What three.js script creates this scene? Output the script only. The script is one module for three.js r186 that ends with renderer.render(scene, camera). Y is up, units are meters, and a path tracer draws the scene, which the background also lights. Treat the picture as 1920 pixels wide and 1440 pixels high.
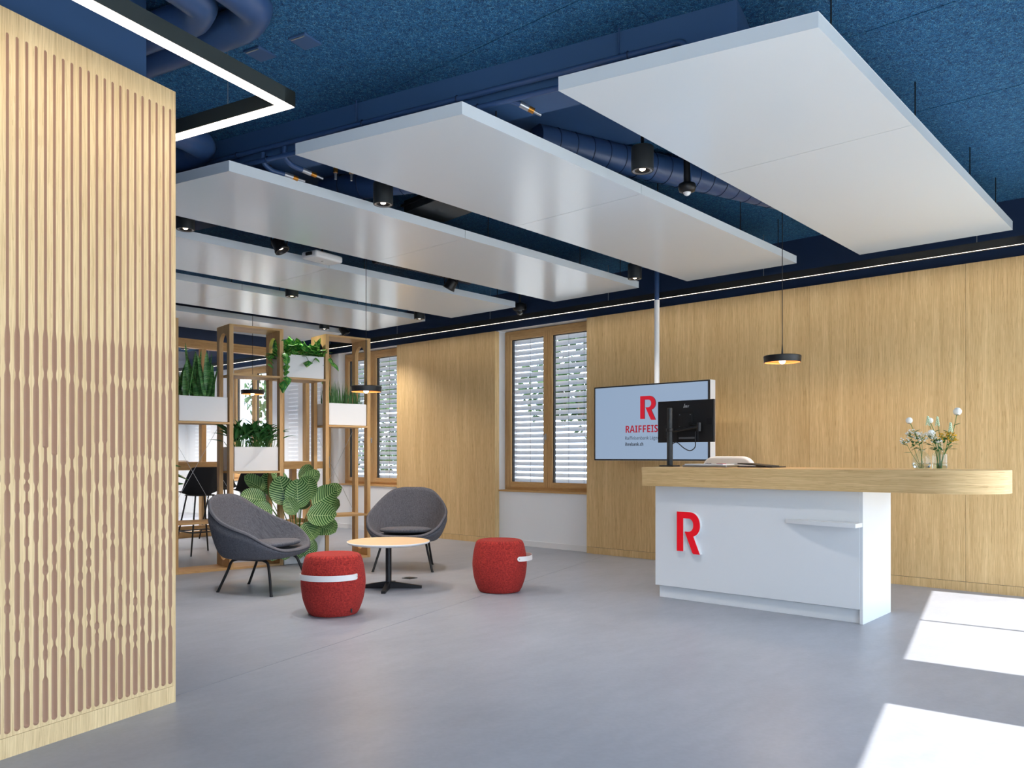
import * as THREE from 'three';
import { RoundedBoxGeometry } from 'three/addons/geometries/RoundedBoxGeometry.js';
import { mergeGeometries } from 'three/addons/utils/BufferGeometryUtils.js';
import { RectAreaLightUniformsLib } from 'three/addons/lights/RectAreaLightUniformsLib.js';

// ------------------------------------------------------------------ camera, sky, sun, exposure
const scene = new THREE.Scene();
const renderer = new THREE.WebGLRenderer({ antialias: true });
renderer.toneMapping = THREE.LinearToneMapping;
renderer.toneMappingExposure = 1.0;
renderer.shadowMap.enabled = true;
RectAreaLightUniformsLib.init();
const D2R = Math.PI / 180;
const camera = new THREE.PerspectiveCamera(2 * Math.atan(720 / 1500) / D2R, 1920 / 1440, 0.05, 200);
camera.position.set(0, 1.2, 0);
camera.rotation.y = 41.9 * D2R;
camera.setViewOffset(1920, 1440, 0, -135.5, 1920, 1440);

const SUN_EL = 58 * D2R;
const sunDir = new THREE.Vector3(0.997 * Math.cos(SUN_EL), Math.sin(SUN_EL), -0.08 * Math.cos(SUN_EL)).normalize();
scene.background = new THREE.Color().setRGB(0.82, 0.98, 1.18); // bright hazy sky, the same all round
scene.backgroundIntensity = 4.2;
const sun = new THREE.DirectionalLight(0xfff8f0, 12);
sun.name = 'sun'; sun.position.copy(sunDir).multiplyScalar(30); sun.castShadow = true;
Object.assign(sun.shadow.camera, { left: -14, right: 14, top: 14, bottom: -14, near: 1, far: 60 });
sun.shadow.mapSize.set(2048, 2048);
scene.add(sun, sun.target);

// ------------------------------------------------------------------ helpers
let seed = 12345;
const rnd = () => { seed = (seed * 1664525 + 1013904223) >>> 0; return seed / 4294967296; };
const rr = (a, b) => a + (b - a) * rnd();
const V = (x, y, z) => new THREE.Vector3(x, y, z);
const smooth = (t) => { t = Math.min(1, Math.max(0, t)); return t * t * (3 - 2 * t); };
const taken = {};
function numbered(n) { taken[n] = (taken[n] ?? -1) + 1; return taken[n] ? n + '_' + String(taken[n]).padStart(3, '0') : n; }
function part(name, geo, mat, parent) {
  const m = new THREE.Mesh(geo, mat); m.name = name; m.castShadow = m.receiveShadow = true; parent.add(m); return m;
}
function thing(name, label, category, pos = [0, 0, 0], turn = 0, group) {
  const o = new THREE.Group(); o.name = numbered(name); o.position.set(...pos); o.rotation.y = turn;
  o.userData = { label, category }; if (group) o.userData.group = group; scene.add(o); return o;
}
function struct(name, label, category, pos = [0, 0, 0], turn = 0) {
  const o = new THREE.Group(); o.name = name; o.position.set(...pos); o.rotation.y = turn;
  o.userData = { label, category, kind: 'structure' }; scene.add(o); return o;
}
function copyThing(root, pos, turn, label, group) {
  const r = root.clone(); r.name = numbered(root.name.replace(/_\d{3}$/, '')); r.position.set(...pos); r.rotation.y = turn;
  r.userData = { ...root.userData }; if (label) r.userData.label = label; if (group) r.userData.group = group; scene.add(r); return r;
}
// planar metre uv: v runs along the grain axis (0 x, 1 y, 2 z); texture tile is 1 m across, 2 m along
function uvBox(geo, axis = 1, off = [0, 0]) {
  const g = geo.index ? geo.toNonIndexed() : geo, p = g.attributes.position, uv = new Float32Array(p.count * 2);
  const a = V(), b = V(), c = V(), n = V();
  for (let i = 0; i < p.count; i += 3) {
    a.fromBufferAttribute(p, i); b.fromBufferAttribute(p, i + 1); c.fromBufferAttribute(p, i + 2);
    n.copy(b).sub(a).cross(c.clone().sub(a)); const m = [Math.abs(n.x), Math.abs(n.y), Math.abs(n.z)];
    const k = m[0] >= m[1] && m[0] >= m[2] ? 0 : m[1] >= m[2] ? 1 : 2, rest = [0, 1, 2].filter((q) => q !== k);
    const va = rest.includes(axis) ? axis : rest[0], ua = rest.find((q) => q !== va);
    for (let j = 0; j < 3; j++) {
      const q = [p.getX(i + j), p.getY(i + j), p.getZ(i + j)];
      uv[(i + j) * 2] = q[ua] + off[0]; uv[(i + j) * 2 + 1] = (q[va] + off[1]) / 2;
    }
  }
  g.setAttribute('uv', new THREE.BufferAttribute(uv, 2)); return g;
}
const box = (x0, x1, y0, y1, z0, z1) => new THREE.BoxGeometry(x1 - x0, y1 - y0, z1 - z0).translate((x0 + x1) / 2, (y0 + y1) / 2, (z0 + z1) / 2);
const rbox = (x0, x1, y0, y1, z0, z1, r = 0.004, s = 2) => new RoundedBoxGeometry(x1 - x0, y1 - y0, z1 - z0, s, r).translate((x0 + x1) / 2, (y0 + y1) / 2, (z0 + z1) / 2);
const wbox = (x0, x1, y0, y1, z0, z1, axis = 1, off) => uvBox(box(x0, x1, y0, y1, z0, z1), axis, off ?? [rr(0, 5), rr(0, 5)]);
const tube = (pts, r, seg = 24, rad = 8, closed = false) => new THREE.TubeGeometry(new THREE.CatmullRomCurve3(pts.map((p) => (p.isVector3 ? p : V(...p))), closed, 'centripetal'), seg, r, rad, closed);
function rod(a, b, r, rad = 8, r2 = r) {
  const A = V(...a), B = V(...b), d = B.clone().sub(A), g = new THREE.CylinderGeometry(r2, r, d.length(), rad);
  g.applyQuaternion(new THREE.Quaternion().setFromUnitVectors(V(0, 1, 0), d.clone().normalize()));
  return g.translate((A.x + B.x) / 2, (A.y + B.y) / 2, (A.z + B.z) / 2);
}
const lathe = (pts, seg = 32) => new THREE.LatheGeometry(pts.map(([r, y]) => new THREE.Vector2(r, y)), seg);
const merge = (list) => mergeGeometries(list.map((g) => { const n = g.index ? g.toNonIndexed() : g; for (const k of Object.keys(n.attributes)) if (!['position', 'normal', 'uv'].includes(k)) n.deleteAttribute(k); return n; }));

// plan polygons [x, z]: keep the side of the facade line that is indoors
const facadeX = (z) => -0.45 + (z + 8.4) * 0.19674;
function clipPoly(poly, val) {
  const out = [];
  poly.forEach((a, i) => { const b = poly[(i + 1) % poly.length], va = val(a), vb = val(b); if (va >= 0) out.push(a); if (va * vb < 0) { const t = va / (va - vb); out.push([a[0] + (b[0] - a[0]) * t, a[1] + (b[1] - a[1]) * t]); } });
  return out;
}
const indoors = (out) => (p) => facadeX(p[1]) + out - p[0];
function slabGeo(poly, y0, y1) { // extruded plan polygon between two heights
  return new THREE.ExtrudeGeometry(new THREE.Shape(poly.map(([x, z]) => new THREE.Vector2(x, -z))), { depth: y1 - y0, bevelEnabled: false }).rotateX(-Math.PI / 2).translate(0, y0, 0);
}

// ------------------------------------------------------------------ textures
function canvasTex(w, h, draw, srgb = true) {
  const c = document.createElement('canvas'); c.width = w; c.height = h; draw(c.getContext('2d'), w, h);
  const t = new THREE.CanvasTexture(c); t.wrapS = t.wrapT = THREE.RepeatWrapping; t.magFilter = THREE.LinearFilter;
  if (srgb) t.colorSpace = THREE.SRGBColorSpace; return t;
}
function dataTex(w, h, fn, srgb = true) {
  const d = new Uint8Array(w * h * 4);
  for (let y = 0, i = 0; y < h; y++) for (let x = 0; x < w; x++, i += 4) { const c = fn(x, y); d[i] = c[0]; d[i + 1] = c[1]; d[i + 2] = c[2]; d[i + 3] = 255; }
  const t = new THREE.DataTexture(d, w, h); t.wrapS = t.wrapT = THREE.RepeatWrapping; t.magFilter = THREE.LinearFilter; t.minFilter = THREE.LinearMipmapLinearFilter;
  if (srgb) t.colorSpace = THREE.SRGBColorSpace; t.needsUpdate = true; return t;
}
function noiseGrid(nx, ny) {
  const a = new Float32Array(nx * ny); for (let i = 0; i < a.length; i++) a[i] = rnd();
  return (u, v) => { // periodic bilinear
    const x = ((u % 1) + 1) % 1 * nx, y = ((v % 1) + 1) % 1 * ny, i = Math.floor(x), j = Math.floor(y), fx = smooth(x - i), fy = smooth(y - j);
    const g = (p, q) => a[(q % ny) * nx + (p % nx)];
    return (g(i, j) * (1 - fx) + g(i + 1, j) * fx) * (1 - fy) + (g(i, j + 1) * (1 - fx) + g(i + 1, j + 1) * fx) * fy;
  };
}
function woodTex(base, spread, seedling) {
  seed = seedling;
  const n1 = noiseGrid(10, 1), n2 = noiseGrid(60, 5), n3 = noiseGrid(260, 8), n4 = noiseGrid(512, 40), n5 = noiseGrid(8, 12);
  return dataTex(1024, 1024, (x, y) => {
    const u = x / 1024, v = y / 1024, w = u + (n5(u, v) - 0.5) * 0.012;
    let t = (n1(u, 0) - 0.5) * 0.35 + (n2(w, v) - 0.5) * 0.38 + (n3(w, v) - 0.5) * 0.75 + (n4(u, v) - 0.5) * 0.6;
    const pore = n3(w + 0.37, v * 2) > 0.78 && n4(u + 0.11, v) > 0.55 ? -0.55 : 0;
    t = t * spread + pore * spread;
    return [base[0] + t * 34, base[1] + t * 37, base[2] + t * 36].map((q) => Math.max(0, Math.min(255, q)));
  });
}
const oakTex = woodTex([213, 181, 128], 0.85, 11), ribLitTex = woodTex([229, 199, 149], 0.75, 13), brownTex = woodTex([199, 160, 106], 0.8, 23), paleTex = woodTex([232, 200, 158], 0.6, 37);  // rib tone is the same oak, lightened to stand in for brighter light
seed = 99;
const feltTex = canvasTex(1024, 1024, (c, w, h) => { // wood-wool board dyed blue
  c.fillStyle = 'rgb(24,84,128)'; c.fillRect(0, 0, w, h); c.lineCap = 'round';
  for (let i = 0; i < 26000; i++) {
    const x = rnd() * w, y = rnd() * h, a = rnd() * Math.PI, l = rr(6, 22), k = rnd(), b = rr(-0.6, 0.6);
    c.strokeStyle = k < 0.36 ? 'rgba(4,32,66,0.78)' : k < 0.8 ? 'rgba(44,124,180,0.75)' : k < 0.93 ? 'rgba(84,164,214,0.8)' : 'rgba(150,214,240,0.9)';
    c.lineWidth = rr(0.8, 2.2); c.beginPath(); c.moveTo(x, y);
    c.quadraticCurveTo(x + Math.cos(a + b) * l, y + Math.sin(a + b) * l, x + Math.cos(a) * l * 2, y + Math.sin(a) * l * 2); c.stroke();
  }
});
const feltBump = canvasTex(512, 512, (c, w, h) => {
  c.fillStyle = '#404040'; c.fillRect(0, 0, w, h);
  for (let i = 0; i < 7000; i++) { const x = rnd() * w, y = rnd() * h, a = rnd() * 6.3, l = rr(6, 20), g = Math.floor(rr(40, 255)); c.strokeStyle = `rgb(${g},${g},${g})`; c.lineWidth = rr(0.8, 2); c.beginPath(); c.moveTo(x, y); c.lineTo(x + Math.cos(a) * l, y + Math.sin(a) * l); c.stroke(); }
}, false);
function weave(base, hi, lo, s) {
  seed = s; const n = noiseGrid(256, 24), m = noiseGrid(24, 256), q = noiseGrid(128, 128);
  return dataTex(512, 512, (x, y) => {
    const u = x / 512, v = y / 512, t = (n(u, v) + m(u, v)) / 2 * 0.75 + q(u * 2, v * 2) * 0.25 + ((x + y) % 2 ? 0.03 : -0.03);
    const k = Math.max(0, Math.min(1, (t - 0.25) * 2)); return base.map((b, i) => lo[i] + (hi[i] - lo[i]) * k);
  });
}
const greyTex = weave([88, 90, 98], [118, 119, 126], [66, 68, 76], 5), redTex = weave([170, 40, 34], [206, 62, 48], [104, 16, 18], 8);
seed = 404;
const fA = noiseGrid(9, 9), fB = noiseGrid(60, 24), fC = noiseGrid(200, 200);
const floorTex = dataTex(1024, 1024, (x, y) => { const u = x / 1024, v = y / 1024, t = (fA(u, v) - 0.5) * 9 + (fB(u, v) - 0.5) * 6 + (fC(u, v) - 0.5) * 5; return [149 + t, 154 + t, 164 + t]; });
const snakeTex = canvasTex(128, 512, (c, w, h) => {
  c.fillStyle = '#4a8842'; c.fillRect(0, 0, w, h);
  for (let i = 0; i < 130; i++) { const y = rnd() * h; c.strokeStyle = rnd() < 0.5 ? 'rgba(24,66,34,0.65)' : 'rgba(150,190,120,0.55)'; c.lineWidth = rr(2, 6); c.beginPath(); c.moveTo(0, y); for (let x = 0; x <= w; x += 12) c.lineTo(x, y + rr(-7, 7)); c.stroke(); }
});
const orbTex = canvasTex(512, 512, (c, w, h) => { // round striped leaf, midrib up the middle
  c.fillStyle = '#235c26'; c.fillRect(0, 0, w, h);
  for (const s of [-1, 1]) for (let i = -4; i < 15; i++) { const y = h - i * 42; c.strokeStyle = '#a4c88a'; c.lineWidth = 17; c.beginPath(); c.moveTo(w / 2, y); c.quadraticCurveTo(w / 2 + s * 120, y - 34, w / 2 + s * 260, y - 130); c.stroke(); }
  c.strokeStyle = '#b8d49a'; c.lineWidth = 9; c.beginPath(); c.moveTo(w / 2, h); c.lineTo(w / 2, 0); c.stroke();
});
const pothosTex = canvasTex(256, 256, (c, w, h) => {
  c.fillStyle = '#348a35'; c.fillRect(0, 0, w, h);
  for (let i = 0; i < 26; i++) { c.fillStyle = rnd() < 0.6 ? 'rgba(176,206,92,0.75)' : 'rgba(26,92,40,0.8)'; c.beginPath(); c.ellipse(rnd() * w, rnd() * h, rr(5, 14), rr(20, 60), rr(-0.6, 0.6), 0, 7); c.fill(); }
});
const aglTex = canvasTex(256, 512, (c, w, h) => {
  c.fillStyle = '#25632c'; c.fillRect(0, 0, w, h);
  for (const s of [-1, 1]) for (let i = 0; i < 14; i++) { const y = i * 40; c.strokeStyle = 'rgba(128,172,100,0.55)'; c.lineWidth = rr(3, 8); c.beginPath(); c.moveTo(w / 2, y + 60); c.lineTo(w / 2 + s * 110, y); c.stroke(); }
  c.strokeStyle = '#7fae66'; c.lineWidth = 8; c.beginPath(); c.moveTo(w / 2, 0); c.lineTo(w / 2, h); c.stroke();
});
const foliageTex = canvasTex(256, 256, (c, w, h) => { c.fillStyle = '#31502a'; c.fillRect(0, 0, w, h); for (let i = 0; i < 500; i++) { c.fillStyle = ['#23401f', '#3f6632', '#56803e', '#1b361d'][Math.floor(rnd() * 4)]; c.beginPath(); c.ellipse(rnd() * w, rnd() * h, rr(3, 9), rr(2, 6), rnd() * 3, 0, 7); c.fill(); } });

// ------------------------------------------------------------------ materials
const std = (o) => new THREE.MeshStandardMaterial(o), phy = (o) => new THREE.MeshPhysicalMaterial(o);
const M = {
  oak: std({ map: oakTex, roughness: 0.55 }),
  rib: std({ map: ribLitTex, roughness: 0.55 }),  // same oak veneer, with the grooved wall's extra light put into its colour
  brown: std({ map: brownTex, roughness: 0.5 }),
  pale: std({ map: paleTex, roughness: 0.45 }),
  mdf: std({ color: 0xc09c82, roughness: 0.75 }),
  navy: std({ color: 0x385a86, roughness: 0.55 }),
  navyDark: std({ color: 0x1e3354, roughness: 0.5 }),
  navyGloss: std({ color: 0x34507c, roughness: 0.38 }),
  felt: std({ map: feltTex, bumpMap: feltBump, bumpScale: 0.006, roughness: 0.95 }),
  panel: phy({ color: 0xdae5ed, roughness: 0.2 }),
  panelEdge: phy({ color: 0xe6eaec, roughness: 0.35 }),
  white: std({ color: 0xe9ebec, roughness: 0.6 }),
  plaster: std({ color: 0xedf1f4, roughness: 0.85 }),
  deskWhite: phy({ color: 0xdfe4e8, roughness: 0.38 }),
  floor: std({ map: floorTex, roughness: 0.4 }),
  joint: std({ color: 0x50525a, roughness: 0.9 }),
  black: std({ color: 0x17181a, roughness: 0.45 }),
  blackMetal: std({ color: 0x1b1c1f, roughness: 0.38, metalness: 0.3 }),
  anthracite: std({ color: 0x2b3033, roughness: 0.5, metalness: 0.2 }),
  profile: std({ color: 0x39403f, roughness: 0.5, metalness: 0.3 }),
  steel: std({ color: 0xb9bcc0, roughness: 0.3, metalness: 0.9 }),
  brass: std({ color: 0xc98a3c, roughness: 0.3, metalness: 0.9 }),
  copper: std({ color: 0xd9905a, roughness: 0.3, metalness: 0.85 }),
  red: std({ map: redTex, roughness: 0.95 }),
  grey: std({ map: greyTex, roughness: 0.95 }),
  greyDark: std({ color: 0x3c3e46, roughness: 0.95 }),
  darkFabric: std({ color: 0x24262b, roughness: 0.9 }),
  leather: std({ color: 0xe8e4e2, roughness: 0.55 }),
  logoRed: std({ color: 0xff0520, roughness: 0.4 }),
  soil: std({ color: 0x3a2c22, roughness: 1 }),
  planter: phy({ color: 0xeceded, roughness: 0.35 }),
  glass: phy({ color: 0xffffff, roughness: 0.02, transmission: 1, thickness: 0, ior: 1.5 }),
  vase: phy({ color: 0xf6fbfb, roughness: 0.02, transmission: 1, thickness: 0, ior: 1.5 }),
  water: phy({ color: 0xf2f6f4, roughness: 0, transmission: 1, thickness: 0.05, ior: 1.33 }),
  slat: std({ color: 0xc4c8cf, roughness: 0.45, metalness: 0.2 }),
  snake: std({ map: snakeTex, roughness: 0.5, side: THREE.DoubleSide }),
  thinSnake: std({ color: 0x3f6f38, roughness: 0.55 }),
  orb: std({ map: orbTex, roughness: 0.45, side: THREE.DoubleSide }),
  pothos: std({ map: pothosTex, roughness: 0.45, side: THREE.DoubleSide }),
  agl: std({ map: aglTex, roughness: 0.5, side: THREE.DoubleSide }),
  bigleaf: std({ color: 0x2c7030, roughness: 0.45, side: THREE.DoubleSide }),
  stem: std({ color: 0x4f7f3a, roughness: 0.6 }),
  foliage: std({ map: foliageTex, roughness: 0.9, side: THREE.DoubleSide }),
  bark: std({ color: 0x5a4a3a, roughness: 1 }),
  petal: std({ color: 0xf3f3ea, roughness: 0.7, side: THREE.DoubleSide }),
  petalGreen: std({ color: 0xd8e8c8, roughness: 0.7 }),
  yellow: std({ color: 0xd9a81c, roughness: 0.7 }),
  paving: std({ color: 0xb2aea6, roughness: 0.95 }),
  led: std({ color: 0xffffff, emissive: 0xfff0e0, emissiveIntensity: 4.2 }),
  bulb: std({ color: 0xffffff, emissive: 0xffe6c8, emissiveIntensity: 6 }),
};
feltTex.repeat.set(1, 1);

// ------------------------------------------------------------------ floor (two cast slabs with one open joint)
{
  const f = struct('floor', 'light blue-grey seamless floor with a fine straight joint', 'floor');
  const rect = clipPoly([[-17.2, -8.5], [2.6, -8.5], [2.6, 5.2], [-17.2, 5.2]], indoors(0.0));
  part('sub_floor', slabGeo(rect, -0.2, -0.012), M.joint, f);
  const P = [-5.54, -7.657], Q = [-4.443, -3.703], d = [Q[0] - P[0], Q[1] - P[1]], L = Math.hypot(...d), n = [d[1] / L, -d[0] / L];
  for (const s of [1, -1]) {
    const g = slabGeo(clipPoly(rect, (p) => s * ((p[0] - P[0]) * n[0] + (p[1] - P[1]) * n[1]) - 0.0022), -0.012, 0);
    const uv = g.attributes.uv, p = g.attributes.position; for (let i = 0; i < uv.count; i++) uv.setXY(i, p.getX(i) / 3, p.getZ(i) / 3);
    part('floor_slab', g, M.floor, f);
  }
}

// ------------------------------------------------------------------ window wall (z = -8.09), openings, cladding
const WZ = -8.09, WB = -8.45, OPEN = [[-7.51, -5.94], [-11.19, -9.62], [-14.87, -13.30]], SILL = 0.74, HEAD = 2.93, CEIL = 3.43;
{
  const w = struct('wall_window', 'white plastered window wall with dark blue band under the ceiling', 'wall');
  const xs = [-17.2, ...OPEN.slice().reverse().flat(), -0.36];
  for (let i = 0; i < xs.length; i += 2) part('wall_pier', box(xs[i], xs[i + 1], 0, HEAD, WB, WZ), M.plaster, w);
  for (const [a, b] of OPEN) { part('wall_parapet', box(a, b, 0, SILL - 0.02, WB, WZ), M.plaster, w); }
  part('lintel', box(-17.2, -0.36, HEAD, HEAD + 0.05, WB, WZ), M.plaster, w);
  part('upper_band', box(-17.2, -0.36, HEAD + 0.0, CEIL, WB + 0.02, WZ + 0.012).translate(0, 0.002, 0), M.navyDark, w);
  const bb = struct('baseboard_window', 'flat white skirting below the windows', 'baseboard');
  for (const [a, b] of OPEN.slice(0, 2)) part('skirting_piece', box(a + 0.012, b - 0.012, 0, 0.075, WZ, WZ + 0.012), M.white, bb);
  part('skirting_piece', box(-11.42, -11.19, 0, 0.075, WZ, WZ + 0.012), M.white, bb);
}
function cladding(name, label, x0, x1, cuts) {
  const g = struct(name, label, 'wood panelling'); const xs = [x0, ...cuts, x1];
  for (let i = 0; i + 1 < xs.length; i++) {
    part('oak_panel', wbox(xs[i] + 0.001, xs[i + 1] - 0.001, 0.083, 2.915, -8.085, -8.0), M.oak, g);
    part('oak_skirting', wbox(xs[i] + 0.001, xs[i + 1] - 0.001, 0, 0.08, -8.085, -8.0), M.oak, g);
  }
  part('backing', box(x0 + 0.004, x1 - 0.004, 0.01, 2.91, -8.087, -8.006), M.joint, g);
}
cladding('trim_1', 'oak veneer cladding behind the reception desk and the wall screen', -5.934, -0.42, [-4.55, -3.15, -1.75]);
cladding('trim_2', 'oak veneer cladding between the two slatted windows', -9.566, -7.492, [-8.72]);

function makeWindow(n, [x0, x1], label, blinds) {
  const g = struct('window_' + n, label, 'window'), zf = -8.22, zb = -8.30, mid = (x0 + x1) / 2, y0 = SILL, y1 = HEAD - 0.01;
  const fr = (a, b, c, d, ax, z0 = zb, z1 = zf) => part('frame', wbox(a, b, c, d, z0, z1, ax), M.brown, g);
  fr(x0 + 0.005, x0 + 0.065, y0, y1, 1); fr(x1 - 0.065, x1 - 0.005, y0, y1, 1); fr(x0 + 0.065, x1 - 0.065, y1 - 0.06, y1, 0); fr(x0 + 0.065, x1 - 0.065, y0, y0 + 0.05, 0);
  for (const [a, b] of [[x0 + 0.06, mid - 0.002], [mid + 0.002, x1 - 0.06]]) {
    const t = 0.07, c = y0 + 0.04, d = y1 - 0.05;
    const st = (p, q, r, s, ax) => part('sash', wbox(p, q, r, s, zb + 0.02, zf + 0.018, ax), M.brown, g);
    st(a, a + t, c, d, 1); st(b - t, b, c, d, 1); st(a + t, b - t, d - t, d, 0); st(a + t, b - t, c, c + t, 0);
    part('gasket', merge([box(a + t, a + t + 0.01, c + t, d - t, zb + 0.03, zf - 0.01), box(b - t - 0.01, b - t, c + t, d - t, zb + 0.03, zf - 0.01), box(a + t, b - t, d - t - 0.01, d - t, zb + 0.03, zf - 0.01)]), M.black, g);
    part('pane', box(a + t, b - t, c + t, d - t, -8.266, -8.26), M.glass, g);
  }
  const h = part('handle', merge([rbox(mid - 0.045, mid - 0.02, 1.42, 1.5, zf + 0.018, zf + 0.028, 0.004), rod([mid - 0.032, 1.475, zf + 0.025], [mid - 0.032, 1.475, zf + 0.06], 0.008), rbox(mid - 0.041, mid - 0.023, 1.36, 1.485, zf + 0.052, zf + 0.066, 0.006)]), M.steel, g);
  part('sill', wbox(x0 + 0.003, x1 - 0.003, SILL - 0.02, SILL, zf - 0.02, WZ + 0.02, 0), M.brown, g);
  if (blinds) {
    const b = thing('venetian_blind', blinds, 'blind', [mid, 0, -8.4]);
    const sg = slatGeo(x1 - x0 - 0.05);
    for (let y = y0 + 0.05; y < y1 - 0.08; y += 0.077) { const s = part('slat', sg, M.slat, b); s.position.y = y; s.rotation.x = -0.72; }
    part('head_box', rbox(-(x1 - x0) / 2 + 0.02, (x1 - x0) / 2 - 0.02, y1 - 0.07, y1 - 0.005, -0.05, 0.04, 0.005), M.slat, b);
    for (const s of [-1, 1]) part('guide_rail', box(s * (x1 - x0 - 0.03) / 2 - 0.012, s * (x1 - x0 - 0.03) / 2 + 0.012, y0, y1, -0.045, 0.045), M.slat, b);
    for (const q of [-0.55, -0.12, 0.3, 0.62]) part('cord', rod([q * (x1 - x0) / 2, y0 + 0.03, 0.046], [q * (x1 - x0) / 2, y1 - 0.05, 0.046], 0.002, 4), M.anthracite, b);
  }
}
function slatGeo(w) { // shallow C-profile lamella
  const pts = []; for (let i = 0; i <= 8; i++) { const t = i / 8 - 0.5; pts.push([t * 0.08, 0.009 * (1 - 4 * t * t)]); }
  const sh = new THREE.Shape(); pts.forEach(([z, y], i) => (i ? sh.lineTo(z, y) : sh.moveTo(z, y))); pts.reverse().forEach(([z, y]) => sh.lineTo(z, y - 0.0015));
  return new THREE.ExtrudeGeometry(sh, { depth: w, bevelEnabled: false }).rotateY(-Math.PI / 2).translate(w / 2, 0, 0);
}
makeWindow(1, OPEN[0], 'oak casement window beside the wall screen, slatted blind outside', 'grey metal venetian blind outside the window next to the wall screen');
makeWindow(2, OPEN[1], 'oak casement window behind the plant shelf, slatted blind outside', 'grey metal venetian blind outside the window behind the plant shelf');
makeWindow(3, OPEN[2], 'oak casement window of the room behind the glass partition, green trees outside', null);

// ------------------------------------------------------------------ ceiling of dyed wood-wool boards
{
  const c = struct('ceiling', 'dark blue wood-wool board ceiling', 'ceiling');
  part('slab', slabGeo(clipPoly([[-17.4, -8.6], [3.2, -8.6], [3.2, 5.4], [-17.4, 5.4]], indoors(0.0)), CEIL + 0.03, CEIL + 0.25), M.navyDark, c);
  for (let z = -8.09; z < 5; z += 1.24) for (let x = -17.2; x < 2.9; x += 5.0) {
    const poly = clipPoly([[x + 0.002, z + 0.004], [x + 4.998, z + 0.004], [x + 4.998, z + 1.236], [x + 0.002, z + 1.236]], indoors(-0.005)); if (poly.length < 3) continue;
    const g = uvBox(slabGeo(poly, CEIL, CEIL + 0.03), 2, [rr(0, 3), rr(0, 3)]), uv = g.attributes.uv; for (let i = 0; i < uv.count; i++) uv.setXY(i, uv.getX(i) / 0.6, uv.getY(i) * 2 / 0.6);
    part('board', g, M.felt, c);
  }
}

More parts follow.
